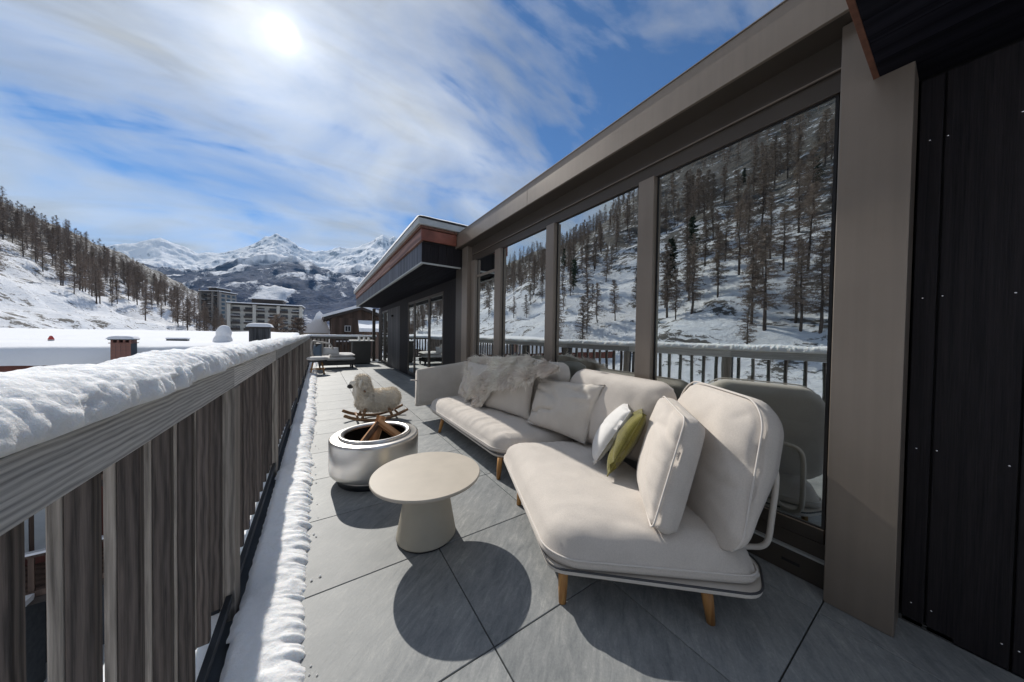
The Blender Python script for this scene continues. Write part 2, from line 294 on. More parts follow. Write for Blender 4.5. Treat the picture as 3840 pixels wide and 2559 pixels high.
# ------------------------------------------------------------------ mesh helpers
def link(o, parent=None):
    COL.objects.link(o)
    if parent is not None: o.parent = parent
    return o
def tag(o, label=None, cat=None, group=None, kind=None):
    if label: o['label'] = label
    if cat: o['category'] = cat
    if group: o['group'] = group
    if kind: o['kind'] = kind
    return o
def thing(name, loc=(0, 0, 0), label=None, cat=None, group=None, kind=None):
    o = bpy.data.objects.new(name, None); o.empty_display_size = 0.1; link(o); o.location = loc
    return tag(o, label, cat, group, kind)
class MB:
    def __init__(s): s.v = []; s.f = []; s.m = []
    def add(s, v, f, m=0):
        o = len(s.v); s.v += [tuple(p) for p in v]; s.f += [tuple(i+o for i in q) for q in f]; s.m += [m]*len(f); return s
    def box(s, x0, x1, y0, y1, z0, z1, m=0):
        v = [(x, y, z) for z in (z0, z1) for y in (y0, y1) for x in (x0, x1)]
        return s.add(v, [(0, 2, 3, 1), (4, 5, 7, 6), (0, 1, 5, 4), (2, 6, 7, 3), (0, 4, 6, 2), (1, 3, 7, 5)], m)
    def prism(s, poly, d, m=0):
        n = len(poly); d = Vector(d); P = [Vector(p) for p in poly]; v = P+[p+d for p in P]
        return s.add(v, [tuple(range(n-1, -1, -1)), tuple(range(n, 2*n))]+[(i, (i+1) % n, (i+1) % n+n, i+n) for i in range(n)], m)
    def tube(s, path, r, n=8, cap=True, m=0, closed=False):
        P = [Vector(p) for p in path]; k = len(P); vs = []; prev = None
        rr = r if isinstance(r, (list, tuple)) else [r]*k
        for i, p in enumerate(P):
            if closed: t = (P[(i+1) % k]-P[i-1])
            else: t = (P[min(i+1, k-1)]-P[max(i-1, 0)])
            t.normalize()
            if prev is None: a = t.orthogonal().normalized()
            else:
                a = prev-t*prev.dot(t)
                a = a.normalized() if a.length > 1e-6 else t.orthogonal().normalized()
            prev = a; b = t.cross(a)
            vs += [p+(a*math.cos(2*math.pi*j/n)+b*math.sin(2*math.pi*j/n))*rr[i] for j in range(n)]
        fs = []; last = k if closed else k-1
        for i in range(last):
            q = (i+1) % k
            fs += [(i*n+j, i*n+(j+1) % n, q*n+(j+1) % n, q*n+j) for j in range(n)]
        if cap and not closed: fs += [tuple(range(n-1, -1, -1)), tuple(range((k-1)*n, k*n))]
        return s.add(vs, fs, m)
    def lathe(s, prof, n=48, c=(0, 0, 0), m=0, close=False):
        vs = []; fs = []; k = len(prof)
        for r, z in prof: vs += [(c[0]+r*math.cos(2*math.pi*j/n), c[1]+r*math.sin(2*math.pi*j/n), c[2]+z) for j in range(n)]
        for i in range(k-1): fs += [(i*n+j, i*n+(j+1) % n, (i+1)*n+(j+1) % n, (i+1)*n+j) for j in range(n)]
        if close: fs += [((k-1)*n+j, (k-1)*n+(j+1) % n, (j+1) % n, j) for j in range(n)]
        return s.add(vs, fs, m)
    def mesh(s, name, mats, smooth=False, recalc=True):
        me = bpy.data.meshes.new(name); me.from_pydata(s.v, [], s.f)
        for mt in (mats if isinstance(mats, (list, tuple)) else [mats]): me.materials.append(mt)
        if max(s.m, default=0): me.polygons.foreach_set('material_index', s.m)
        if recalc:
            bm = bmesh.new(); bm.from_mesh(me); bmesh.ops.recalc_face_normals(bm, faces=bm.faces); bm.to_mesh(me); bm.free()
        if smooth: me.polygons.foreach_set('use_smooth', [True]*len(me.polygons))
        me.update(); return me
    def build(s, name, mats, parent=None, smooth=False, bevel=0.0, loc=None, recalc=True):
        o = bpy.data.objects.new(name, s.mesh(name, mats, smooth, recalc)); link(o, parent)
        if loc: o.location = loc
        if bevel:
            b = o.modifiers.new('bevel', 'BEVEL'); b.width = bevel; b.segments = 2; b.limit_method = 'ANGLE'; b.harden_normals = False
        return o
def part(name, mat, parent, *boxes, bevel=0.0):
    m = MB()
    for b in boxes: m.box(*b)
    return m.build(name, mat, parent, bevel=bevel)
def inst(name, me, loc, parent=None, rot=(0, 0, 0), scale=(1, 1, 1)):
    o = bpy.data.objects.new(name, me); link(o, parent); o.location = loc; o.rotation_euler = rot; o.scale = scale; return o
def grid_mesh(name, P, mat, smooth=True):
    P = np.asarray(P, dtype=np.float32); nu, nv = P.shape[:2]
    idx = np.arange(nu*nv).reshape(nu, nv)
    q = np.stack([idx[:-1, :-1], idx[1:, :-1], idx[1:, 1:], idx[:-1, 1:]], -1).reshape(-1, 4)
    return np_mesh(name, P.reshape(-1, 3), q, mat, smooth)
def np_mesh(name, V, Q, mat, smooth=False):
    me = bpy.data.meshes.new(name); V = np.ascontiguousarray(V, dtype=np.float32); Q = np.ascontiguousarray(Q, dtype=np.int32)
    me.vertices.add(len(V)); me.vertices.foreach_set('co', V.ravel()); k = Q.shape[1]
    me.loops.add(Q.size); me.loops.foreach_set('vertex_index', Q.ravel()); me.polygons.add(len(Q))
    me.polygons.foreach_set('loop_start', np.arange(0, Q.size, k, dtype=np.int32)); me.polygons.foreach_set('loop_total', np.full(len(Q), k, dtype=np.int32))
    me.update(calc_edges=True); me.materials.append(mat)
    if smooth: me.polygons.foreach_set('use_smooth', np.ones(len(Q), dtype=bool))
    return me
def ns(x, y, z=0.0): return noise.noise(Vector((x, y, z)))
def fbm(x, y, z=0.0, o=4): return noise.fractal(Vector((x, y, z)), 1.0, 2.0, o)

# ================================================================== SETTING
# ------------------------------------------------------------------ terrace floor with its tiles
floor = MB().box(-0.62, 2.4, -6.0, 15.6, -0.45, -0.022).build('terrace_floor', M['mortar'])
tag(floor, 'grey stone tiled roof terrace floor', None, None, 'structure')
XJ = [-0.712, -0.070, 0.572, 1.214, 1.856]
yj0, ty = 0.330, 0.6365
g = 0.0045
def tile_mesh(w, l):
    m = MB(); e = 0.002
    x0, x1, y0, y1 = g/2, w-g/2, g/2, l-g/2
    v = [(x0, y0, -0.02), (x1, y0, -0.02), (x1, y1, -0.02), (x0, y1, -0.02), (x0, y0, -e), (x1, y0, -e), (x1, y1, -e), (x0, y1, -e),
         (x0+e, y0+e, 0), (x1-e, y0+e, 0), (x1-e, y1-e, 0), (x0+e, y1-e, 0)]
    f = [(3, 2, 1, 0), (8, 9, 10, 11)]+[(i, (i+1) % 4, (i+1) % 4+4, i+4) for i in range(4)]+[(i+4, (i+1) % 4+4, (i+1) % 4+8, i+8) for i in range(4)]
    return m.add(v, f).mesh('tile', M['tile'])
t_full = tile_mesh(0.642, ty); t_narrow = tile_mesh(0.265, ty)
for k in range(-9, 24):
    for i, x in enumerate(XJ):
        if i == 0: continue
        me = t_narrow if i == 4 else t_full
        inst('tile', me, (x, yj0+k*ty, 0), floor)
# edge ledge below the snow
part('ledge', M['mortar'], floor, (-0.62, -0.075, -6.0, 15.6, -0.0215, -0.004))

# ------------------------------------------------------------------ snow strip lying along the railing
def snow_strip():
    y0, y1, ny, nx = 0.55, 15.3, 1500, 20
    P = np.zeros((ny, nx, 3))
    for i in range(ny):
        t = (i/(ny-1))**1.7; y = y0+(y1-y0)*t
        fine = max(0.25, 1-t*1.5)
        e = -0.040+0.030*ns(y*3.1, 1.3)+0.024*ns(y*1.2, 6.1)+0.026*ns(y*11, 4.1)+0.018*ns(y*29, 7.7)*fine+0.010*ns(y*63, 2.2)*fine
        if y > 3.2: e += 0.03*max(0, ns(y*6, 9.0))
        hb = 0.064+0.016*ns(y*1.7, 3.3); lump = 0.020*max(0, ns(y*17, 12.3))+0.012*max(0, ns(y*37, 3.9))*fine; e += 0.9*lump
        xl = -0.275 if (y*0.677) % 1 > 0.1 else -0.285
        for j in range(nx):
            u = j/(nx-1); x = xl+(e-xl)*u
            if u < 0.12: hh = hb*(0.55+0.45*u/0.12)
            else: hh = hb*(1-((u-0.12)/0.88)**3.2)
            hh += lump*math.exp(-((u-0.82)/0.14)**2)
            hh += (0.007*ns(x*22, y*22, 1)+0.0045*ns(x*55, y*55, 2)*fine+0.012*ns(x*7, y*5, 5))*min(1, (1-u)*6)*min(1, u*8+0.4)
            P[i, j] = (x+0.006*ns(x*24, y*24, 8)*fine, y+0.003*ns(x*30, y*30, 9)*fine, max(-0.004 if u > 0.97 else 0.003, hh) if u < 0.999 else -0.004)
    return P
o = link(bpy.data.objects.new('snow_strip', grid_mesh('snow_strip', snow_strip(), M['snow'])))
tag(o, 'ragged strip of old snow lying along the foot of the timber railing', 'snow', None, 'stuff')
# crumbs of ice along the edge
mb = MB(); rnd = random.Random(3)
for k in range(40):
    y = 0.9+10*rnd.random()**1.5; x = -0.025+abs(rnd.gauss(0, 0.018)); r = rnd.uniform(0.004, 0.011)
    v = [(x+r*rnd.uniform(.6, 1.2)*a, y+r*rnd.uniform(.6, 1.2)*b, r*.7*c+r*.5) for a, b, c in ((1, 0, 0), (-1, 0, 0), (0, 1, 0), (0, -1, 0), (0, 0, 1), (0, 0, -.6))]
    mb.add(v, [(0, 2, 4), (2, 1, 4), (1, 3, 4), (3, 0, 4), (2, 0, 5), (1, 2, 5), (3, 1, 5), (0, 3, 5)])
o = mb.build('ice_crumbs', M['snow']); tag(o, 'small crumbs of ice scattered on the tiles beside the snow', 'ice', None, 'stuff')
# snow on the ledge outside the railing
P = np.zeros((300, 8, 3))
for i in range(300):
    y = -0.5+16*i/299
    for j in range(8):
        x = -0.64+0.335*j/7; P[i, j] = (x, y, (0.050+0.022*ns(x*9, y*4, 3)+0.01*ns(x*30, y*30))*min(1, j*0.7))
o = link(bpy.data.objects.new('ledge_snow', grid_mesh('ledge_snow', P, M['snow']))); tag(o, 'snow lying on the ledge outside the timber railing', 'snow', None, 'stuff')

# ------------------------------------------------------------------ long timber railing
RY0, RY1 = -3.0, 15.0
rail = thing('timber_railing', (-0.33, 1.65, 0), 'long weathered timber railing with upright slats along the left of the terrace', 'railing')
rail.location = (0, 0, 0)
posts = [0.16+1.485*k for k in range(11)]
for k in range(10):
    a, b = posts[k]-0.002, posts[k+1]-0.002
    jit = [0.004, -0.003, 0.002, 0.0, 0.003, -0.002, 0.001, 0, 0.002, -0.001][k]
    part('top_rail', M['rail'], rail, (-0.375, -0.292+jit, a if k else RY0, b-0.003, 0.968+jit, 1.053+jit), bevel=0.004)
    part('bottom_rail', M['black_metal'], rail, (-0.315, -0.295, a+0.098 if k else RY0, b-0.004, 0.075, 0.112), bevel=0.002)
pm = MB().box(-0.335, -0.287, 0, 0.094, -0.02, 0.966).mesh('post', M['slat_edge'])
pb = MB().box(-0.375, -0.336, -0.004, 0.098, -0.02, 0.966).mesh('post_back', M['black_metal'])
for y in posts:
    p = inst('post', pm, (0, y, 0), rail); bv = p.modifiers.new('bevel', 'BEVEL'); bv.width = 0.003; bv.segments = 2
    inst('post_back', pb, (0, y, 0), rail)
def slat_mesh(s):
    r = random.Random(s); m = MB(); w = 0.022+0.002*r.random()
    m.box(-0.3428, -0.312, 0, w, 0.122, 0.966, 0); m.box(-0.360, -0.343, -0.001, w+0.001, 0.118, 0.966, 1); return m.mesh('slat', [M['slat'], M['slat_edge']])
sm = [slat_mesh(s) for s in range(5)]; k = 0
for q in range(-1, 10):
    y0 = posts[q]+0.094 if q >= 0 else RY0; y1 = posts[q+1]
    n = int(round((y1-y0)/0.1465)); stp = (y1-y0)/n
    for j in range(n):
        y = y0+stp*(j+0.5)
        o = inst('slat', sm[k % 5], (0.002*ns(k*1.7, 3), y-0.011, 0), rail, (0, 0.004*ns(k*2.3, 5), 0.05*ns(k*3.1, 9)))
        if y < 6:
            bv = o.modifiers.new('bevel', 'BEVEL'); bv.width = 0.0025; bv.segments = 2
        k += 1
# snow lying on the top rail
def rail_snow():
    ny, nx = 2600, 44; P = np.zeros((ny, nx, 3))
    for i in range(ny):
        t = (i/(ny-1))**1.5; y = RY0+(RY1-RY0-0.1)*t
        hh = 0.080+0.010*ns(y*1.1, 2.0)+0.008*ns(y*3.7, 8.0); wr = -0.268+0.018*ns(y*2.3, 5.5)+0.012*ns(y*9, 1.5)
        wl = -0.43+0.015*ns(y*2, 9.5)
        for j in range(nx):
            u = j/(nx-1)
            if j == 0: x, z = -0.365, 1.051
            elif j == nx-1: x, z = -0.300, 1.0515
            else:
                a = math.pi*(1-u); cx = (wl+wr)/2; hw = (wr-wl)/2
                x = cx+hw*math.copysign(abs(math.cos(a))**0.95, math.cos(a)); z = 1.058+hh*abs(math.sin(a))**0.80
            if 0 < j < nx-1:
                if u > 0.5:       # melting, pitted flank facing the terrace
                    k_ = min(1, (u-0.5)*4)*min(1, (1-u)*7+0.2)
                    fl = ns(y*30+0.5*ns(y*8, z*9, 3), z*7.0, 3.7)+0.8*ns(y*64, z*26, 1.1)+0.6*abs(ns(y*42, z*40, 5.1))
                    x += (0.008*fl+0.005*ns(y*15, z*17, 6))*k_; z += 0.005*ns(y*48, u*20, 2)*k_
                if u > 0.86: x -= 0.016*max(0, ns(y*19, 4.4))+0.006*abs(ns(y*60, 2.2))
                gq = Vector((x*62, y*62, z*62)); gn = 0.0036*noise.noise(gq)+0.0030*noise.noise(gq*1.9); z += 0.006*ns(x*16, y*9, 6)+gn*math.sin(a); x += gn*math.cos(a)*0.9
            P[i, j] = (x, y, max(z, 1.051))
    return P
o = link(bpy.data.objects.new('railing_snow', grid_mesh('railing_snow', rail_snow(), M['snow']))); tag(o, 'thick rounded cap of snow lying on the long timber railing', 'snow', None, 'stuff')

# ------------------------------------------------------------------ railing across the far end
fr = thing('timber_railing', (0, 0, 0), 'short timber railing closing the far end of the terrace', 'railing')
part('top_rail', M['railx'], fr, (-0.36, 2.25, 15.0, 15.08, 0.96, 1.05), bevel=0.004)
part('bottom_rail', M['railx'], fr, (-0.28, 2.25, 15.02, 15.06, 0.08, 0.14))
sb = MB().box(-0.03, 0.03, 15.02, 15.06, 0.14, 0.96).mesh('slat', M['slat'])
for k in range(18): inst('slat', sb, (-0.2+0.138*k, 0, 0), fr)
P = np.zeros((60, 10, 3))
for i in range(60):
    x = -0.38+2.65*i/59
    for j in range(10):
        a = math.pi*(1-j/9); P[i, j] = (x, 15.04-0.075*math.cos(a)*-1+0, 1.048+(0.09+0.012*ns(x*3, 2)+0.01*ns(x*9, 4))*math.sin(a)**0.6)
o = link(bpy.data.objects.new('railing_snow', grid_mesh('railing_snow', P, M['snow']))); tag(o, 'snow cap on the short railing at the far end', 'snow', None, 'stuff')

# ------------------------------------------------------------------ glazed extension
gh = thing('glazed_extension', (0, 0, 0), 'bronze framed glazed extension with tall mirrored windows behind the sofa', 'building')
B, BD = M['bronze'], M['bronze_dark']
part('post', B, gh, (1.950, 2.115, 0.131, 0.331, 0.001, 2.599), bevel=0.003)
part('post', B, gh, (1.950, 2.115, 4.30, 4.50, 0.001, 2.599), bevel=0.003)
part('post', BD, gh, (1.985, 2.115, 4.503, 4.83, 0.001, 2.599), bevel=0.003)
part('fascia', B, gh, (1.864, 1.884, 0.12, 2.597, 2.600, 2.818), bevel=0.002)
part('fascia', B, gh, (1.864, 1.884, 2.601, 4.90, 2.600, 2.818), bevel=0.002)
part('fascia', B, gh, (1.864, 1.884, -2.5, 0.116, 2.600, 2.818), bevel=0.002)
part('drip_edge', M['bronze'], gh, (1.858, 2.2, -2.5, 4.90, 2.8185, 2.824))
part('soffit', BD, gh, (1.8845, 2.030, -2.5, 4.90, 2.606, 2.616))
part('lintel', BD, gh, (2.031, 2.10, 0.331, 4.30, 2.462, 2.63), bevel=0.002)
part('lintel_trim', B, gh, (2.022, 2.0305, 0.332, 4.299, 2.4615, 2.468))
part('head_frame', BD, gh, (2.040, 2.10, 0.3325, 4.2995, 2.368, 2.4605), bevel=0.002)
MUL = [(0.333, 0.352), (1.247, 1.370), (2.325, 2.450), (3.393, 3.543), (4.150, 4.298)]
for a, b in MUL[1:]: part('mullion', B, gh, (2.012, 2.10, a, b, 0.211, 2.367), bevel=0.003)
for i in range(4):
    y0, y1 = MUL[i][1], MUL[i+1][0]
    part('pane', M['glass'], gh, (2.060, 2.082, y0+0.012, y1-0.012, 0.290, 2.358))
    part('gasket', M['gasket'], gh, (2.056, 2.086, y0, y0+0.0115, 0.2805, 2.367), (2.056, 2.086, y1-0.0115, y1, 0.2805, 2.367),
         (2.056, 2.086, y0+0.0116, y1-0.0116, 2.3585, 2.367), (2.056, 2.086, y0+0.0116, y1-0.0116, 0.2805, 0.2895))
    part('sash_rail', BD, gh, (2.050, 2.098, y0, y1, 0.212, 0.280), bevel=0.003)
part('transom', B, gh, (2.045, 2.0595, 3.545, 4.148, 2.10, 2.13), bevel=0.002)
part('threshold', M['bronze_dark'], gh, (2.036, 2.10, 0.332, 4.299, 0.001, 0.125), bevel=0.003)
part('threshold_ledge', M['grey_metal'], gh, (2.028, 2.10, 0.3325, 4.2985, 0.1255, 0.135))
part('threshold_upper', BD, gh, (2.052, 2.10, 0.333, 4.298, 0.1355, 0.210), bevel=0.002)
part('vent_slot', M['gasket'], gh, (2.0335, 2.0358, 0.43, 0.50, 0.055, 0.068))
# room behind the glass
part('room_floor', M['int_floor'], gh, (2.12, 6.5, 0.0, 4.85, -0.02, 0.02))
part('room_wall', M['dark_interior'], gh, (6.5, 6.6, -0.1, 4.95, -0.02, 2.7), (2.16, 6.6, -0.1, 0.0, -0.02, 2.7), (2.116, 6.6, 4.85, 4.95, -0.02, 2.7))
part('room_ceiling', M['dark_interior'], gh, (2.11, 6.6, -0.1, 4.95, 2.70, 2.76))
part('roof_deck', M['snow_far'], gh, (2.21, 6.7, -2.5, 4.9, 2.825, 2.86))
tb = thing('side_table', (2.75, 0.95, 0.02), 'small white round table standing indoors behind the glass', 'table')
MB().lathe([(0, 0.40), (0.30, 0.40), (0.305, 0.41), (0.30, 0.42), (0, 0.42)], 32).build('top', M['white_paint'], tb, True)
MB().lathe([(0.16, 0), (0.16, 0.02), (0.03, 0.03), (0.03, 0.399)], 20).build('stem', M['white_paint'], tb, True)
ac = thing('armchair', (3.5, 1.0, 0.02), 'dark armchair standing indoors behind the glass', 'chair')
part('seat', M['charcoal'], ac, (-0.35, 0.35, -0.35, 0.35, 0.12, 0.42), bevel=0.04)
part('backrest', M['charcoal'], ac, (0.22, 0.4, -0.38, 0.38, 0.4205, 0.85), bevel=0.04)
part('arm', M['charcoal'], ac, (-0.33, 0.215, -0.45, -0.355, 0.1, 0.6), bevel=0.03)
part('arm', M['charcoal'], ac, (-0.33, 0.215, 0.355, 0.45, 0.1, 0.6), bevel=0.03)
lm_ = MB().box(-0.02, 0.02, -0.02, 0.02, 0, 0.119).mesh('leg', M['black_metal'])
for a in (-0.3, 0.3):
    for b in (-0.3, 0.3): inst('leg', lm_, (a, b, 0), ac)

# ------------------------------------------------------------------ near black timber wall with its eave
nw = thing('timber_wall', (0, 0, 0), 'charred black plank wall with deep black eave at the right edge', 'wall')
def plank(y0, y1, seed):
    m = MB(); m.box(2.120, 2.145, y0+0.0025, y1-0.0025, 0.002, 2.296)
    o = m.build('plank', M['black_wood'], nw, bevel=0.003); return o
scr = MB().lathe([(0, 0.0018), (0.0024, 0.0014), (0.0034, 0.0004), (0.0034, -0.003)], 12).mesh('screw', M['steel_screw'], True)
def screws(pl, ys):
    for z in (0.092, 0.754, 1.386, 2.038):
        for y in ys: inst('screw', scr, (2.1198, y+random.uniform(-.003, .003), z+random.uniform(-.004, .004)), pl, (0, R(-90), 0))
yy = 0.128
p0 = plank(0.066, 0.128, 0); screws(p0, [0.102])
y = 0.066
for k in range(9):
    p = plank(y-0.184, y, k+1); screws(p, [y-0.012, y-0.163]); y -= 0.184
part('wall_core', M['gasket'], nw, (2.1455, 2.40, y, 0.128, 0.0, 2.62))
for k in range(6):
    x0 = 1.295+0.136*k
    part('soffit_board', M['black_wood_y'], nw, (x0+0.0015, x0+0.1345, -2.5, 0.219, 2.300, 2.318))
part('edge_trim', M['copper_dull'], nw, (1.295, 1.949, 0.2195, 0.236, 2.2985, 2.345), bevel=0.001)
part('eave_core', M['gasket'], nw, (1.30, 2.6, -2.5, 0.218, 2.3185, 2.595))
part('eave_core', M['gasket'], nw, (1.30, 1.855, -2.5, 0.218, 2.5955, 2.9))

# ------------------------------------------------------------------ far dark timber wing
wg = thing('timber_wing', (0, 0, 0), 'dark timber building wing with copper banded eave beyond the glazing', 'building')
EX, EY0, EY1 = 1.32, 4.60, 13.9
nb = 34; st = (EY1-EY0)/nb
fb = MB().box(EX, EX+0.022, 0.002, st-0.002, 2.312, 2.612).mesh('fascia_board', M['fascia_wood'])
for k in range(nb): inst('fascia_board', fb, (0, EY0+k*st, 0), wg)
fe = MB().box(0.002, 0.128, EY0-0.023, EY0-0.001, 2.312, 2.612).mesh('fascia_board', M['black_wood'])
for k in range(6): inst('fascia_board', fe, (EX+0.13*k, 0, 0), wg)
part('bottom_trim', M['grey_metal'], wg, (EX-0.012, EX+0.03, EY0-0.028, EY1, 2.288, 2.311), (EX+0.031, 1.96, EY0-0.028, EY0-0.005, 2.288, 2.311))
L = (EY1-EY0-0.0)/4
for k in range(4): part('copper_band', M['red_wood'], wg, (EX-0.03, EX+0.02, EY0-0.05+L*k+0.0015, EY0-0.05+L*(k+1)-0.0015, 2.628, 2.80), bevel=0.002)
part('copper_band', M['copper'], wg, (EX-0.029, 1.855, EY0-0.085, EY0-0.052, 2.628, 2.80), bevel=0.002)
part('shadow_gap', M['gasket'], wg, (EX+0.01, 2.2, EY0-0.03, EY1, 2.613, 2.84))
part('upper_trim', M['copper_dull'], wg, (EX-0.05, EX, EY0-0.11, EY1, 2.805, 2.838), (EX, 1.855, EY0-0.11, EY0-0.055, 2.805, 2.838))
part('roof_edge', M['grey_metal'], wg, (EX-0.09, 5, EY0-0.15, EY1+0.1, 2.841, 2.935), bevel=0.006)
P = np.zeros((80, 14, 3))
for i in range(80):
    y = EY0-0.17+(EY1+0.3-EY0)*i/79
    for j in range(14):
        u = j/13; x = EX-0.10+3.2*u**2
        P[i, j] = (x, y, 2.936+(0.035+0.05*min(1, u*6))*(1-0.0*u)*(min(1, i*0.7+0.25))+0.008*ns(x*3, y*2) if j else 2.934)
o = link(bpy.data.objects.new('roof_snow', grid_mesh('roof_snow', P, M['snow_far']))); tag(o, 'thin layer of snow on the flat roof of the timber wing', 'snow', None, 'stuff')
for k in range(6): part('soffit_board', M['black_wood_y'], wg, (EX+0.035+0.155*k, EX+0.035+0.155*k+0.153, EY0-0.004, EY1, 2.313, 2.328))
WX = 2.25
part('wall_core', M['dark_interior'], wg, (WX+0.6, WX+0.7, 4.87, 14.2, 0, 2.31))
part('wall_end', M['black_wood'], wg, (WX, WX+3, 14.21, 14.3, -0.01, 2.31))
part('room_floor', M['int_floor'], wg, (WX+0.02, WX+0.6, 4.87, 14.2, -0.02, 0.01))
part('wall_head', M['black_wood'], wg, (WX-0.01, WX+0.05, 4.87, 14.2, 2.135, 2.311))
bd = MB().box(WX-0.02, WX+0.02, 0.002, 0.108, 0.0, 2.134).mesh('wall_board', M['grey_wood'])
bk = MB().box(WX-0.02, WX+0.02, 0.002, 0.108, 0.0, 2.134).mesh('wall_board', M['black_wood'])
def boards(y0, y1, me):
    n = max(1, int(round((y1-y0)/0.11)))
    for k in range(n): inst('wall_board', me, (0, y0+k*(y1-y0)/n, 0), wg, (0, 0, 0), (1, (y1-y0)/n/0.11, 1))
# pixel picks read as distances along the wall
WY = {}
boards(4.84, 6.10, bk)
def window(y0, y1):
    f = part('window', BD, wg, (WX-0.015, WX+0.03, y0, y0+0.05, 0.06, 2.134), (WX-0.015, WX+0.03, y1-0.05, y1, 0.06, 2.134), (WX-0.015, WX+0.03, y0+0.0502, y1-0.0502, 2.07, 2.134), (WX-0.015, WX+0.03, y0+0.0502, y1-0.0502, 0.06, 0.12))
    part('pane', M['glass'], f, (WX, WX+0.02, y0+0.0505, y1-0.0505, 0.1205, 2.0695))
window(6.13, 7.10); window(7.12, 8.40); window(8.42, 9.10)
boards(9.12, 10.15, bk); boards(10.16, 12.1, bd)
window(12.15, 12.75); window(12.77, 13.5); boards(13.52, 14.18, bk)
part('plinth', M['black_metal'], wg, (WX-0.012, WX+0.03, 6.11, 13.5, 0.0, 0.059))
part('corner_post', M['bronze_dark'], wg, (1.97, 2.08, 14.05, 14.2, 0.001, 2.287))
sl = MB().lathe([(0, 0.06), (0.03, 0.06), (0.035, 0.05), (0.035, 0), (0, 0)], 16).build('wall_lamp', M['gasket'], wg, True)
sl.rotation_euler = (0, R(-90), 0); sl.location = (WX-0.021, 11.2, 1.85)

# ================================================================== FURNITURE
def rounded_box(a, b, t, r, n, nt_):
    """verts on the surface of a rounded box, as list of (x,y,z), and quad faces"""
    def axis(h, k): return [-h+2*h*i/k for i in range(k+1)]
    X, Y, Z = axis(a, n), axis(b, n), axis(t, nt_)
    vid = {}; V = []; Fc = []
    def vert(i, j, k):
        key = (i, j, k)
        if key not in vid: vid[key] = len(V); V.append((X[i], Y[j], Z[k]))
        return vid[key]
    for i in range(n):
        for j in range(n):
            Fc.append((vert(i, j, nt_), vert(i+1, j, nt_), vert(i+1, j+1, nt_), vert(i, j+1, nt_)))
            Fc.append((vert(i, j, 0), vert(i, j+1, 0), vert(i+1, j+1, 0), vert(i+1, j, 0)))
        for k in range(nt_):
            Fc.append((vert(i, 0, k), vert(i+1, 0, k), vert(i+1, 0, k+1), vert(i, 0, k+1)))
            Fc.append((vert(i, n, k), vert(i, n, k+1), vert(i+1, n, k+1), vert(i+1, n, k)))
            Fc.append((vert(0, i, k), vert(0, i, k+1), vert(0, i+1, k+1), vert(0, i+1, k)))
            Fc.append((vert(n, i, k), vert(n, i+1, k), vert(n, i+1, k+1), vert(n, i, k+1)))
    return V, Fc
def bil(Q, u, v): return Q[0]*((1-u)*(1-v))+Q[1]*(u*(1-v))+Q[2]*(u*v)+Q[3]*((1-u)*v)
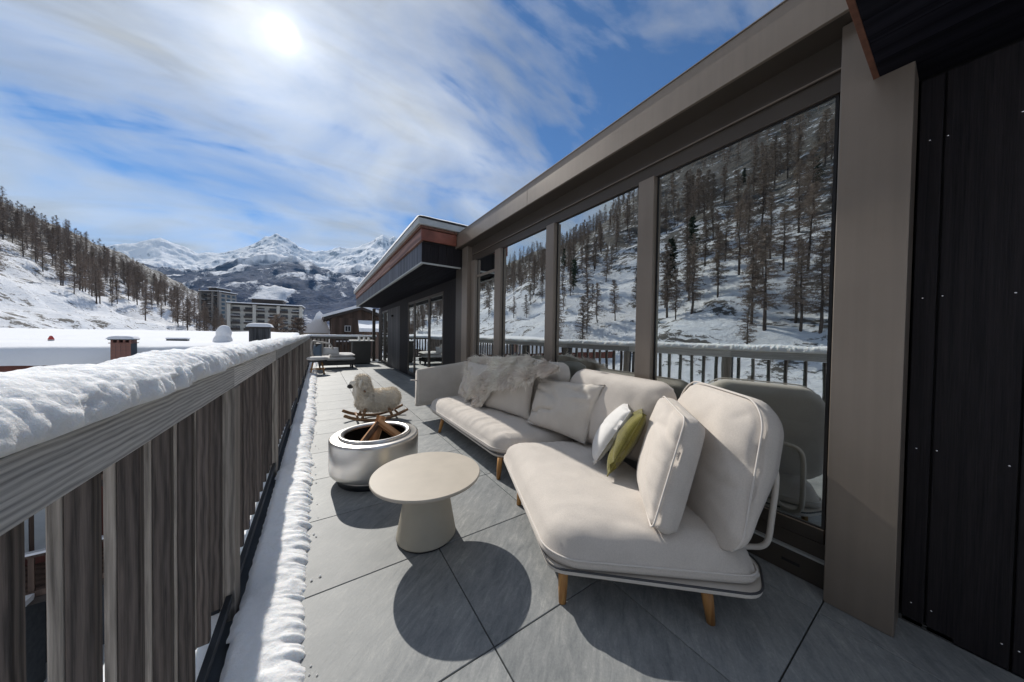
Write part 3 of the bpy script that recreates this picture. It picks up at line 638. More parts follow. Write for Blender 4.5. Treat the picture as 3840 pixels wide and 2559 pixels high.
def cushion(name, Q, thick, mat, parent=None, kind='box', crown=0.05, r=0.05, corner=0.07, n=30, wr=0.004, seed=0, back_crown=None, pleat=None, pipe=None, folds=None, sag=0.0, pipe_z=0.55, low=False, taper=False):
    """Q: 4 corners of the front face (world), ccw seen from the front; body extends behind by thick."""
    Q = [Vector(q) for q in Q]; nrm = ((Q[1]-Q[0]).cross(Q[3]-Q[0])+(Q[2]-Q[3]).cross(Q[2]-Q[1])).normalized()
    a = ((Q[1]-Q[0]).length+(Q[2]-Q[3]).length)/4; b = ((Q[3]-Q[0]).length+(Q[2]-Q[1]).length)/4; t = thick/2
    V, Fc = rounded_box(a, b, t, r, n, 6); out = []
    bc = crown*0.6 if back_crown is None else back_crown
    def place(x, y, z):
        return bil(Q, (x/a+1)/2, (y/b+1)/2)+nrm*(z-(0 if kind == 'knife' else t))
    for (x, y, z) in V:
        u, v, w = x/a, y/b, z/t
        if kind == 'knife':
            e = max(0, 1-u*u)*max(0, 1-v*v); prof = e**0.42
            zz_ = w*t*prof
            k = 0.06
            xx = x*(1-k*(1-v*v)*abs(u)**3); yy = y*(1-k*(1-u*u)*abs(v)**3)
        else:
            # round plan corners and edges
            cx, cy = max(0, abs(x)-(a-corner)), max(0, abs(y)-(b-corner)); xx, yy = x, y
            d = math.hypot(cx, cy)
            if cx > 0 and cy > 0:
                m_ = max(cx, cy); s_ = m_/d if d > 0 else 1
                xx = math.copysign(a-corner+cx*s_, x); yy = math.copysign(b-corner+cy*s_, y)
                edge = m_/corner
            else: edge = max(cx, cy)/corner
            ed = max(0, (edge*corner-(corner-r))/r) if r > 0 else 0      # 0..1 inside the edge radius
            drop = 1-math.sqrt(max(0, 1-ed*ed))
            flat = t-min(r, t*0.94)
            zz_ = math.copysign(flat+(abs(z)-flat)*(1-drop), z) if abs(w) > 0.99 else z*(1.0 if True else 0)
            inset = 0.0
            if abs(w) < 0.99 and r > 0:  # sides bulge outwards
                bul = 0.010*(1-w*w)
                xx += math.copysign(bul, x)*(abs(u) > 0.999); yy += math.copysign(bul, y)*(abs(v) > 0.999)
                zz_ = z*(flat/t) if r > 0.7*t else z*(0.25+0.75*flat/t)
            cr = crown if w > 0 else bc
            if abs(w) > 0.99: zz_ += math.copysign(cr*max(0, 1-u**4)*max(0, 1-v**4)*(1-drop), w)
            if low:
                eh = 0.30*2*t
                if w > 0.99: zz_ = -t+eh+(2*t-eh)*math.sqrt(max(0, 1-ed*ed))+crown*max(0, 1-u**4)*max(0, 1-v**4)*(1-drop)
                elif w < -0.99: zz_ = -t
                else: zz_ = -t+eh*(w+1)/2
            if taper: zz_ = t-(t-zz_)*(0.16+0.84*min(1, (v+1)/1.2)**0.8)
            if sag and w > 0.99: zz_ -= sag*max(0, 1-(u*1.6)**2)*max(0, 1-(v*1.5)**2)
        p = place(xx, yy, zz_)
        if w > 0.99 or kind == 'knife':
            q = Vector((xx*5+seed*3.1, yy*5+seed*1.7, w*1.3+seed))
            d = wr*(noise.noise(q)*1.5+noise.noise(q*2.3)*0.8)
            s = noise.noise(Vector((xx*3.2+yy*7.5+seed, yy*2.2-seed, 4.0))); d += wr*1.6*max(0, s-0.05); cs = noise.noise(Vector((xx*2.6+yy*4.4+seed*2, yy*3.0-xx*1.2, seed))); mk = max(0, noise.noise(Vector((xx*2.1-seed, yy*2.1, 3.0)))+0.12); d -= wr*3.2*max(0, 1-abs(cs)*11)*min(1, mk*3)
            p += nrm*d*(1 if w > 0 else -1)
        if pleat and w > 0.99:      # short gathers along one edge
            side, amp, freq, depth = pleat
            q = {'v0': (v+1)/2, 'v1': (1-v)/2, 'u0': (u+1)/2, 'u1': (1-u)/2}[side]; along = (xx if side[0] == 'v' else yy)
            if q < depth:
                k_ = math.sin(math.pi*q/depth)**0.6
                ph = along*freq+2.2*noise.noise(Vector((along*6, seed, 0))); mod = 0.45+0.9*max(0, noise.noise(Vector((along*3.3, seed+5, 0)))+0.35)
                p += nrm*amp*k_*mod*(abs(math.sin(ph))**0.5-0.7)
        if folds and w > 0:
            for (fu, fv, du, dv, amp, wd) in folds:
                dd = ((u-fu)*dv-(v-fv)*du)/wd; ll = ((u-fu)*du+(v-fv)*dv)
                p += nrm*amp*math.exp(-dd*dd)*math.exp(-(ll*2.2)**2)
        out.append(p)
    mb = MB(); mb.add(out, Fc); o = mb.build(name, mat, parent, True)
    if pipe is not None and kind == 'box':
        for zp in ([pipe_z] if isinstance(pipe_z, float) else pipe_z):
            path = []
            aa, bb, cc = a+0.004, b+0.004, corner
            K = 9
            for (sx, sy, a0) in ((1, -1, -90), (1, 1, 0), (-1, 1, 90), (-1, -1, 180)):
                for i in range(K+1):
                    an = R(a0+90*i/K); path.append(place(sx*(aa-cc)+cc*math.cos(an), sy*(bb-cc)+cc*math.sin(an), t*zp))
            full = []
            for i in range(len(path)):
                p, q = path[i], path[(i+1) % len(path)]; L_ = (q-p).length; k_ = max(1, int(L_/0.03)); full += [p.lerp(q, j/k_) for j in range(k_)]
            MB().tube(full, 0.0042, 6, False, 0, True).build('piping', pipe, o, True)
    if kind == 'knife':
        path = []
        for i in range(120):
            s = i/120*4; k = int(s); f_ = (s-k)*2-1
            u, v = ((f_, -1), (1, f_), (-f_, 1), (-1, -f_))[k]
            kk = 0.06; xx = a*u*(1-kk*(1-v*v)*abs(u)**3); yy = b*v*(1-kk*(1-u*u)*abs(v)**3)
            path.append(place(xx*1.004, yy*1.004, 0))
        MB().tube(path, 0.003, 6, False, 0, True).build('seam', mat, o, True)
    return o
def tapered_leg(name, foot, top, mat, parent, r0=0.012, r1=0.019):
    return MB().tube([foot, (Vector(foot)+Vector(top))/2, top], [r0, (r0+r1)/2+0.001, r1], 14).build(name, mat, parent, True)
def slab(poly, z0, z1, rad=0.05, k=6):
    """rounded polygon outline"""
    n = len(poly); pts = []
    for i in range(n):
        p0, p, p1 = Vector(poly[i-1]).to_2d(), Vector(poly[i]).to_2d(), Vector(poly[(i+1) % n]).to_2d()
        d0, d1 = (p0-p).normalized(), (p1-p).normalized(); A, Bp = p+d0*rad, p+d1*rad
        for j in range(k+1):
            t_ = j/k; pts.append(A*(1-t_)**2+p*2*t_*(1-t_)+Bp*t_**2)
    return pts
def frame_slab(name, poly, z0, z1, mat, parent, rad):
    pts = slab(poly, z0, z1, rad)
    return MB().prism([(p.x, p.y, z0) for p in pts], (0, 0, z1-z0)).build(name, mat, parent, bevel=0.006), pts

# ---- near, angled sofa module
s1 = thing('sofa_module', (0, 0, 0), 'near angled chaise section of the cream garden sofa on teak legs', 'sofa', 'sections of the cream garden sofa')
polyN = [(0.862, 0.985, 0), (1.50, 0.415, 0), (1.72, 0.50, 0), (1.97, 1.72, 0), (1.315, 2.09, 0)]
_, ptsN = frame_slab('seat_frame', polyN, 0.150, 0.170, M['tube'], s1, 0.07)
MB().tube([(p.x, p.y, 0.174) for p in ptsN], 0.0045, 8, False, 0, True).build('gap_shade', M['gap_shade_stool'], s1, True)  # dark line added as the shaded gap between cushion and frame
for f, t_ in (((0.926, 0.968, 0.001), (0.945, 0.985, 0.151)), ((1.392, 0.560, 0.001), (1.385, 0.580, 0.151)), ((1.198, 1.711, 0.001), (1.215, 1.71, 0.151)), ((1.84, 1.62, 0.001), (1.83, 1.61, 0.151))):
    tapered_leg('leg', f, t_, M['teak'], s1, 0.0165, 0.024)
cushion('seat_cushion', [(0.862, 0.985, 0.31), (1.585, 0.405, 0.31), (2.00, 1.72, 0.31), (1.300, 2.11, 0.31)], 0.13, M['cream'], s1, 'box', 0.050, 0.105, 0.13, 46, 0.004, 2, 0.0, ('v1', 0.006, 60, 0.25), M['piping'], sag=0.012, pipe_z=[-0.42], low=True)
cushion('back_cushion', [(1.815, 1.085, 0.315), (1.405, 0.487, 0.292), (1.610, 0.472, 0.925), (1.925, 0.955, 0.950)], 0.13, M['cream'], s1, 'box', 0.05, 0.03, 0.13, 34, 0.005, 5, None, None, M['piping'], [(0.55, 0.45, -0.5, 0.9, 0.012, 0.16), (0.75, 0.15, 1, 0.25, -0.010, 0.12), (0.7, 0.62, 0.9, -0.45, 0.010, 0.10)], pipe_z=[0.78], taper=True)
tb_ = [(1.60, 0.66, 0.17), (1.72, 0.60, 0.175), (1.765, 0.56, 0.185), (1.790, 0.515, 0.205), (1.800, 0.492, 0.25), (1.815, 0.486, 0.35), (1.835, 0.482, 0.46), (1.845, 0.482, 0.53), (1.853, 0.492, 0.575), (1.865, 0.53, 0.60), (1.885, 0.65, 0.605), (1.94, 0.95, 0.605)]
def smooth_path(P, k=5):
    P = [Vector(p) for p in P]; out = []
    for i in range(len(P)-1):
        p0, p1, p2, p3 = P[max(i-1, 0)], P[i], P[i+1], P[min(i+2, len(P)-1)]
        for j in range(k):
            t = j/k; out.append(0.5*((2*p1)+(p2-p0)*t+(2*p0-5*p1+4*p2-p3)*t*t+(3*p1-p0-3*p2+p3)*t**3))
    return out+[P[-1]]
MB().tube(smooth_path(tb_), 0.0125, 12).build('back_tube', M['tube'], s1, True)
# ---- far, straight sofa module
s2 = thing('sofa_module', (0, 0, 0), 'far section of the cream garden sofa with curved arm under the sheepskin', 'sofa', 'sections of the cream garden sofa')
polyF = [(1.255, 2.11, 0), (1.98, 1.80, 0), (2.00, 4.12, 0), (1.50, 4.12, 0), (1.262, 3.93, 0)]
_, ptsF = frame_slab('seat_frame', polyF, 0.172, 0.192, M['tube'], s2, 0.12)
MB().tube([(p.x, p.y, 0.197) for p in ptsF], 0.0045, 8, False, 0, True).build('gap_shade', M['gap_shade_stool'], s2, True)  # same painted gap shade, around the far seat
for f, t_ in (((1.264, 2.110, 0.001), (1.285, 2.12, 0.173)), ((1.250, 3.511, 0.001), (1.29, 3.50, 0.173)), ((1.93, 2.05, 0.001), (1.92, 2.05, 0.173)), ((1.93, 3.9, 0.001), (1.92, 3.9, 0.173))):
    tapered_leg('leg', f, t_, M['teak'], s2, 0.0165, 0.024)
cushion('seat_cushion', [(1.250, 3.98, 0.325), (1.255, 2.115, 0.325), (1.97, 1.83, 0.325), (1.97, 4.06, 0.325)], 0.125, M['cream'], s2, 'box', 0.045, 0.10, 0.16, 60, 0.004, 9, 0.0, ('v0', 0.022, 62, 0.36), M['piping'], pipe_z=[-0.42], low=True)
shell_path = smooth_path([(1.165, 4.235), (1.45, 4.275), (1.75, 4.285), (1.93, 4.23), (2.005, 4.08), (2.018, 3.8), (2.018, 3.0), (2.018, 2.2), (2.012, 1.75), (1.985, 1.35), (1.945, 1.0)] and [(1.165, 4.235, 0), (1.45, 4.275, 0), (1.75, 4.285, 0), (1.93, 4.23, 0), (2.0, 4.08, 0), (2.004, 3.8, 0), (2.004, 3.0, 0), (2.004, 2.2, 0), (1.995, 1.75, 0)], 8)
def shell(path, zb, zt, th):
    rows = []; n = len(path)
    for i, p in enumerate(path):
        tg = (path[min(i+1, n-1)]-path[max(i-1, 0)]).normalized(); nr = Vector((-tg.y, tg.x, 0))
        u = i/(n-1); top = zt(u); bot = zb(u); ring = []
        prof = [(-1, 0.0), (-1, 0.12), (-0.95, 0.5), (-0.8, 0.9), (-0.5, 0.98), (0, 1.0), (0.5, 0.98), (0.9, 0.9), (1, 0.5), (1, 0.12), (1, 0.0), (0.6, -0.03), (-0.6, -0.03)]
        for s, h in prof:
            w = th*(1+0.5*max(0, 0.35-h)*(1 if u < 0.25 else 0))
            ring.append(p+nr*s*w+Vector((0, 0, bot+(top-bot)*h+0.004*ns(i*0.6, h*4+s))))
        rows.append(ring)
    k = len(rows[0]); vs = [q for r_ in rows for q in r_]; fs = []
    for i in range(n-1): fs += [(i*k+j, i*k+(j+1) % k, (i+1)*k+(j+1) % k, (i+1)*k+j) for j in range(k)]
    fs += [tuple(range(k)), tuple(range((n-1)*k+k-1, (n-1)*k-1, -1))]
    return MB().add(vs, fs)
shell(shell_path, lambda u: 0.20, lambda u: 0.70+0.10*min(1, u*2.6)+0.0*u, 0.042).build('back_shell', M['cream2'], s2, True)
s1s = smooth_path([(1.993, 1.72, 0), (1.982, 1.40, 0), (1.955, 1.05, 0), (1.90, 0.72, 0)], 8)
shell(s1s, lambda u: 0.20, lambda u: 0.80-0.16*u, 0.030).build('back_shell', M['shell'], s1, True)
MB().tube([(1.166, 4.21, 0.55), (1.10, 4.20, 0.56), (1.075, 4.215, 0.56), (1.085, 4.235, 0.56), (1.166, 4.245, 0.55)], 0.008, 8).build('strap_loop', M['piping'], s2, True)
cushion('back_cushion', [(1.80, 3.90, 0.36), (1.80, 2.02, 0.36), (1.905, 1.98, 0.955), (1.905, 3.86, 0.90)], 0.11, M['cream2'], s2, 'box', 0.03, 0.045, 0.13, 34, 0.004, 12, 0.0, None, None)
cushion('back_cushion', [(1.78, 1.955, 0.36), (1.80, 1.03, 0.36), (1.885, 1.005, 0.905), (1.900, 1.925, 0.925)], 0.115, M['cream'], s1, 'box', 0.06, 0.055, 0.12, 34, 0.004, 14, 0.0, ('v1', 0.007, 55, 0.25), None)

# ---- loose cushions
c = cushion('box_cushion', [(1.585, 1.060, 0.372), (1.237, 0.749, 0.355), (1.450, 0.725, 0.820), (1.765, 1.015, 0.850)], 0.115, M['cream'], None, 'box', 0.045, 0.022, 0.040, 40, 0.005, 21, 0.02, ('u1', 0.0045, 47, 0.28), M['piping'], [(0.55, 0.6, 1, -0.2, -0.010, 0.15)], pipe_z=[0.80])
tag(c, 'large square cream box cushion leaning in front of the nearest back cushion', 'cushion', 'loose cushions on the sofa')
c = cushion('throw_pillow', [(1.672, 2.265, 0.375), (1.725, 1.590, 0.375), (1.835, 1.490, 0.835), (1.815, 2.255, 0.800)], 0.15, M['cream2'], None, 'knife', 0, 0, 0, 34, 0.008, 31, folds=[(0.45, 0.62, 1, -0.25, -0.022, 0.09), (0.60, 0.42, 1, 0.20, 0.018, 0.10), (0.5, 0.85, 0.4, 1, -0.015, 0.07), (0.75, 0.75, -0.5, 1, 0.014, 0.08)])
tag(c, 'beige square pillow with creased upper corner leaning at the bend of the sofa', 'pillow', 'loose cushions on the sofa')
c = cushion('throw_pillow', [(1.800, 1.560, 0.395), (1.500, 1.300, 0.375), (1.615, 1.120, 0.745), (1.840, 1.300, 0.740)], 0.125, M['whitef'], None, 'knife', 0, 0, 0, 26, 0.005, 35)
tag(c, 'small white pillow between the beige pillow and the olive pillow', 'pillow', 'loose cushions on the sofa')
c = cushion('throw_pillow', [(1.760, 1.350, 0.395), (1.440, 1.145, 0.375), (1.560, 0.990, 0.765), (1.810, 1.170, 0.725)], 0.12, M['olive'], None, 'knife', 0, 0, 0, 26, 0.006, 37)
tag(c, 'small olive green pillow beside the large box cushion', 'pillow', 'loose cushions on the sofa')
c = cushion('throw_pillow', [(1.615, 3.080, 0.375), (1.740, 2.330, 0.375), (1.775, 2.290, 0.825), (1.735, 3.000, 0.830)], 0.15, M['cream2'], None, 'knife', 0, 0, 0, 28, 0.006, 41)
tag(c, 'beige pillow half covered by the sheepskin on the far sofa section', 'pillow', 'loose cushions on the sofa')
c = cushion('throw_pillow', [(1.590, 3.760, 0.40), (1.625, 3.110, 0.375), (1.745, 3.030, 0.850), (1.700, 3.640, 0.850)], 0.15, M['cream2'], None, 'knife', 0, 0, 0, 26, 0.006, 43)
tag(c, 'beige pillow in the far corner of the sofa by the curved arm', 'pillow', 'loose cushions on the sofa')

# ---- fur helper: bundles of thin curved hairs standing on points
def hairs(pts, length, width, droop, comb, rng, clump=0.0):
    V = []; T = []
    for p, nrm in pts:
        p = Vector(p); nrm = Vector(nrm)
        L_ = length*rng.uniform(0.55, 1.25); sd_ = Vector((rng.gauss(0, 1), rng.gauss(0, 1), rng.gauss(0, 1)))
        cl = Vector((noise.noise(p*9), noise.noise(p*9+Vector((5, 0, 0))), noise.noise(p*9+Vector((0, 7, 0)))))*clump
        d = (nrm*0.75+comb*0.6+sd_*0.22+cl).normalized(); s = d.cross(sd_).normalized()*width*0.5
        q1 = p+d*L_*0.5; d2 = (d+Vector((0, 0, -1))*droop).normalized(); q2 = q1+d2*L_*0.5
        b = len(V); V += [p-s-nrm*0.003, p+s-nrm*0.003, q1-s*0.7, q1+s*0.7, q2]
        T += [(b, b+1, b+3), (b, b+3, b+2), (b+2, b+3, b+4)]
    return np.array([tuple(v) for v in V]), np.array(T)
# ---- sheepskin throw
def interp(x, T):
    for (x0, y0), (x1, y1) in zip(T, T[1:]):
        if x0 <= x <= x1: return y0+(y1-y0)*(x-x0)/(x1-x0)
    return T[0][1] if x < T[0][0] else T[-1][1]
lowT = [(1.98, 0.95), (2.2, 0.80), (2.45, 0.62), (2.65, 0.50), (2.85, 0.42), (2.93, 0.20), (3.0, 0.02), (3.14, 0.0), (3.22, 0.22), (3.28, 0.20), (3.36, 0.04), (3.48, 0.08), (3.58, 0.38), (3.66, 0.6)]
topT = [(1.98, 1.03), (2.3, 1.10), (2.6, 1.12), (3.0, 1.05), (3.3, 1.02), (3.66, 0.95)]
def skin_pt(y, s):
    lo = interp(y, lowT)+0.03*ns(y*14, 2.2); hi = interp(y, topT); q = lo+(hi-lo)*s
    x = 1.565+0.235*min(q, 1.0)+(0.22*(q-1.0) if q > 1 else 0); z = 0.365+0.555*q
    bulge = 0.045*math.sin(math.pi*min(1, max(0, q)))+0.022*ns(y*5, q*3, 1.0)+0.010*ns(y*13, q*9, 4)
    bulge += 0.035*max(0, ns(y*4.2+1.5, 0.3))
    return Vector((x-bulge, y, z+0.01*ns(y*6, 8)))
ny_, nsx = 70, 26
S = [[skin_pt(1.98+1.68*i/(ny_-1), j/(nsx-1)) for j in range(nsx)] for i in range(ny_)]
th = thing('sheepskin', (0, 0, 0), 'long haired pale sheepskin draped over the far sofa cushions', 'sheepskin')
link(bpy.data.objects.new('hide', grid_mesh('hide', [[tuple(p) for p in r_] for r_ in S], M['fur'])), th)
rng = random.Random(11); pts = []
for k in range(12000):
    a, b_ = rng.random()*(ny_-1.001), (rng.random())*(nsx-1.001); i, j = int(a), int(b_); fa, fb_ = a-i, b_-j
    p = (S[i][j]*(1-fa)+S[i+1][j]*fa)*(1-fb_)+(S[i][j+1]*(1-fa)+S[i+1][j+1]*fa)*fb_
    nn = (S[i][j+1]-S[i][j]).cross(S[i+1][j]-S[i][j]).normalized()
    if nn.x > 0: nn = -nn
    pts.append((p, nn))
V, T = hairs(pts, 0.095, 0.0065, 0.45, Vector((-0.15, 0.25, -0.65)), rng, 1.5)
o = link(bpy.data.objects.new('fleece', np_mesh('fleece', V, T, M['fur'], False)), th); o['kind'] = 'stuff'

# ---- round table
t = thing('coffee_table', (0.548, 1.745, 0), 'round beige pedestal coffee table in front of the sofa', 'table')
MB().lathe([(0.0, 0.355), (0.300, 0.355), (0.311, 0.360), (0.315, 0.368), (0.314, 0.374), (0.311, 0.377), (0.0, 0.377)], 96).build('table_top', M['tabletop'], t, True)
MB().lathe([(0.0, 0.012), (0.168, 0.012), (0.172, 0.016), (0.170, 0.024), (0.112, 0.350), (0.112, 0.354), (0, 0.354)], 72).build('pedestal', M['tablebase'], t, True)
MB().lathe([(0, 0.0), (0.160, 0.0), (0.160, 0.0115), (0, 0.0115)], 48).build('foot_ring', M['gasket'], t, True)
for o in t.children:
    if o.name.startswith('table'):
        o.data.polygons.foreach_set('use_smooth', [False]*len(o.data.polygons)); 

# ---- smokeless steel fire pit
fp = thing('fire_pit', (0.41, 2.715, 0), 'round brushed steel fire pit with open sooty bowl', 'fire pit')
MB().lathe([(0.286, 0.062), (0.300, 0.064), (0.324, 0.078), (0.338, 0.098), (0.342, 0.125), (0.343, 0.335), (0.3415, 0.352), (0.336, 0.3585), (0.325, 0.3595), (0.285, 0.3600), (0.2765, 0.3625)], 96).build('drum', M['steel'], fp, True)
MB().lathe([(0.276, 0.360), (0.276, 0.376), (0.272, 0.382), (0.262, 0.382), (0.240, 0.374), (0.236, 0.366), (0.238, 0.352)], 96).build('flame_ring', M['steel'], fp, True)
MB().lathe([(0.2395, 0.353), (0.262, 0.33), (0.27, 0.20), (0.262, 0.11), (0.20, 0.10), (0.0, 0.10)], 72).build('bowl', M['soot'], fp, True)
MB().lathe([(0.0, 0.0), (0.272, 0.0), (0.280, 0.004), (0.280, 0.040), (0.276, 0.0615), (0, 0.0615)], 72).build('base_ring', M['black_metal'], fp, True)
MB().lathe([(0.2805, 0.044), (0.2835, 0.046), (0.2835, 0.060), (0.2805, 0.0612)], 72).build('vent_band', M['steel'], fp, True)
def log(loc, dirv, L_, r_, seed, label):
    rg = random.Random(seed); d = Vector(dirv).normalized(); q = d.to_track_quat('Z', 'Y'); m = MB(); n = 5
    vs = []; K = 5
    angs = [R(-62), R(-25), R(15), R(55), None]
    for k in range(K+1):
        for a in angs:
            if a is None: x, y = -r_*0.75, r_*0.12
            else: x, y = r_*math.cos(a)*1.1-0.2*r_, r_*math.sin(a)*1.1
            vs.append(Vector((x*(1+0.06*rg.uniform(-1, 1)), y*(1+0.06*rg.uniform(-1, 1)), L_*(k/K-0.5)+0.004*rg.uniform(-1, 1))))
    fs = [tuple(range(n-1, -1, -1)), tuple(range(K*n, K*n+n))]; mi = [0, 0]
    for k in range(K):
        for j in range(n):
            fs.append((k*n+j, k*n+(j+1) % n, (k+1)*n+(j+1) % n, (k+1)*n+j)); mi.append(1 if j < 3 else 0)
    m.v = [tuple(v) for v in vs]; m.f = fs; m.m = mi
    o = m.build('firewood_log', [M['log'], M['bark']]); o.location = loc; o.rotation_mode = 'QUATERNION'; o.rotation_quaternion = q
    tag(o, label, 'log', 'split logs in the fire pit'); return o
log((0.435, 2.795, 0.335), (0.25, 0.25, 0.60), 0.28, 0.055, 1, 'upright split log at the back of the fire pit, tallest of the logs')
log((0.535, 2.70, 0.345), (0.60, -0.52, -0.50), 0.30, 0.040, 2, 'split log leaning to the right side of the fire pit')
log((0.335, 2.70, 0.340), (-0.60, -0.52, -0.52), 0.30, 0.034, 3, 'split log leaning to the left side of the fire pit')
log((0.45, 2.60, 0.17), (0.2, -1, -0.28), 0.32, 0.040, 4, 'dark split log lying low at the front of the fire pit')
log((0.38, 2.76, 0.15), (1, 0.25, 0.05), 0.36, 0.045, 5, 'split log lying flat at the bottom of the fire pit')

# ---- rocking sheep
sh = thing('rocking_sheep', (0.68, 4.52, 0), 'woolly white toy sheep on wooden rockers', 'toy')
def ellipsoids(L_, vox):
    bm = bmesh.new()
    for c_, r_, rot in L_:
        mt = Matrix.Translation(c_) @ Matrix.Rotation(R(rot), 4, 'Y') @ Matrix.Diagonal((*r_, 1)); bmesh.ops.create_icosphere(bm, subdivisions=4, radius=1.0, matrix=mt)
    me = bpy.data.meshes.new('tmp'); bm.to_mesh(me); bm.free(); ob = bpy.data.objects.new('tmp', me); COL.objects.link(ob)
    md = ob.modifiers.new('r', 'REMESH'); md.mode = 'VOXEL'; md.voxel_size = vox
    md2 = ob.modifiers.new('s', 'SMOOTH'); md2.iterations = 6; md2.factor = 0.5
    dg = bpy.context.evaluated_depsgraph_get(); ev = ob.evaluated_get(dg); res = bpy.data.meshes.new_from_object(ev)
    bpy.data.objects.remove(ob); bpy.data.meshes.remove(me); return res
body = ellipsoids([((0.06, 0, 0.275), (0.26, 0.155, 0.145), 0), ((0.20, 0, 0.28), (0.125, 0.15, 0.145), 0), ((-0.10, 0, 0.27), (0.16, 0.14, 0.145), 0),
                   ((-0.165, 0, 0.40), (0.125, 0.115, 0.17), 0), ((-0.17, 0, 0.555), (0.095, 0.085, 0.085), 0), ((-0.255, 0, 0.515), (0.078, 0.055, 0.055), 25),
                   ((0.06, 0, 0.20), (0.24, 0.13, 0.09), 0)], 0.014)
for v in body.vertices:
    p = v.co; d = 0.010*noise.noise(p*22)+0.006*noise.noise(p*48); v.co = p+v.normal*d
body.materials.append(M['wool']); body.polygons.foreach_set('use_smooth', [True]*len(body.polygons))
bo = inst('body', body, (0, 0, 0), sh)
rng = random.Random(5); polys = [(p.center.copy(), p.normal.copy(), p.area) for p in body.polygons if not (p.center.x < -0.255)]
pk = rng.choices(polys, weights=[p[2] for p in polys], k=11000)
V, T = hairs([(c_+Vector((rng.uniform(-.006, .006), rng.uniform(-.006, .006), rng.uniform(-.006, .006))), n_) for c_, n_, _ in pk], 0.032, 0.0045, 0.5, Vector((0.1, 0, -0.55)), rng, 0.7)
o = link(bpy.data.objects.new('wool', np_mesh('wool', V, T, M['wool'], False)), sh); o['kind'] = 'stuff'
MB().tube(smooth_path([(-0.285, 0.0, 0.505), (-0.325, 0.0, 0.480), (-0.338, 0, 0.462)], 4), [0.036]*2+[0.034]*3+[0.031, 0.027, 0.022, 0.012], 14).build('muzzle', M['leather'], sh, True)
for s in (-1, 1):
    MB().tube([(-0.19, s*0.085, 0.575), (-0.20, s*0.12, 0.56), (-0.215, s*0.135, 0.515), (-0.22, s*0.13, 0.475)], [0.012, 0.020, 0.020, 0.008], 10).build('ear', M['wool'], sh, True)
    MB().tube(smooth_path([(-0.40, s*0.155, 0.135), (-0.30, s*0.155, 0.085), (-0.15, s*0.155, 0.042), (0.0, s*0.155, 0.023), (0.15, s*0.155, 0.040), (0.28, s*0.155, 0.075), (0.40, s*0.155, 0.125)], 6), 0.0205, 12).build('rocker', M['teak_x'], sh, True)
    for x, zt in ((-0.17, 0.06), (0.17, 0.06)):
        MB().tube([(x-0.012*(1 if x < 0 else -1)*2, s*0.152, zt-0.012), (x*0.82, s*0.10, 0.19)], [0.018, 0.020], 12).build('leg', M['teak_x'], sh, True)
for x, z in ((-0.24, 0.084), (0.26, 0.088)): MB().tube([(x, -0.15, z), (x, 0.15, z)], 0.014, 12).build('crossbar', M['teak_x'], sh, True)
MB().tube([(-0.16, -0.19, 0.43), (-0.16, 0.19, 0.43)], 0.012, 12).build('handle', M['teak_x'], sh, True)

# ---- far seating group
fc = thing('lounge_chair', (0.42, 11.9, 0), 'low white cushioned lounge chair at the far end of the terrace', 'chair')
part('base', M['charcoal'], fc, (-0.42, 0.62, -0.4, 0.4, 0.12, 0.25), bevel=0.02)
cushion('seat_cushion', [(-0.42, -0.42, 0.40), (0.64, -0.42, 0.40), (0.64, 0.42, 0.40), (-0.42, 0.42, 0.40)], 0.13, M['whitef'], fc, 'box', 0.02, 0.04, 0.06, 10, 0.003, 3)
cushion('seat_pad', [(-0.1, -0.42, 0.50), (0.64, -0.42, 0.50), (0.64, 0.42, 0.50), (-0.1, 0.42, 0.50)], 0.09, M['whitef'], fc, 'box', 0.02, 0.035, 0.06, 10, 0.003, 4)
cushion('back_cushion', [(-0.32, -0.40, 0.48), (0.18, -0.42, 0.48), (0.14, -0.30, 0.72), (-0.28, -0.28, 0.72)], 0.16, M['whitef'], fc, 'knife', 0, 0, 0, 14, 0.003, 5)
MB().tube(smooth_path([(-0.52, -0.42, 0.25), (-0.60, -0.42, 0.62), (-0.58, -0.42, 0.92), (-0.40, -0.40, 0.90), (-0.16, -0.40, 0.86), (-0.06, -0.40, 0.78), (-0.02, -0.40, 0.66)], 5), 0.028, 10).build('back_tube', M['tube'], fc, True)
part('backrest', M['charcoal'], fc, (-0.50, -0.34, -0.40, 0.40, 0.251, 0.86), bevel=0.03)
lm2 = MB().box(-0.025, 0.025, -0.025, 0.025, 0, 0.119).mesh('leg', M['black_metal'])
for a in (-0.38, 0.57):
    for b_ in (-0.35, 0.35): inst('leg', lm2, (a, b_, 0), fc)
c = cushion('throw_pillow', [(-0.18, 11.55, 0.45), (0.10, 11.42, 0.42), (0.09, 11.50, 0.84), (-0.13, 11.62, 0.80)], 0.12, M['blue_fab'], None, 'knife', 0, 0, 0, 14, 0.003, 6)
tag(c, 'slate blue pillow propped on the far lounge chair', 'pillow')
st_ = thing('stool', (-0.02, 10.4, 0), 'round stool with white cushion and wooden legs near the railing end', 'stool')
MB().lathe([(0, 0.40), (0.20, 0.40), (0.255, 0.42), (0.27, 0.455), (0.24, 0.49), (0.12, 0.51), (0, 0.515)], 28).build('seat_cushion', M['whitef'], st_, True)
MB().lathe([(0, 0.36), (0.235, 0.36), (0.245, 0.38), (0.235, 0.399), (0, 0.399)], 28).build('seat', M['gap_shade_stool'], st_, True)
for k in range(4):
    an = R(45+90*k); tapered_leg('leg', (0.24*math.cos(an), 0.24*math.sin(an), 0.001), (0.15*math.cos(an), 0.15*math.sin(an), 0.361), M['teak'], st_, 0.016, 0.022)
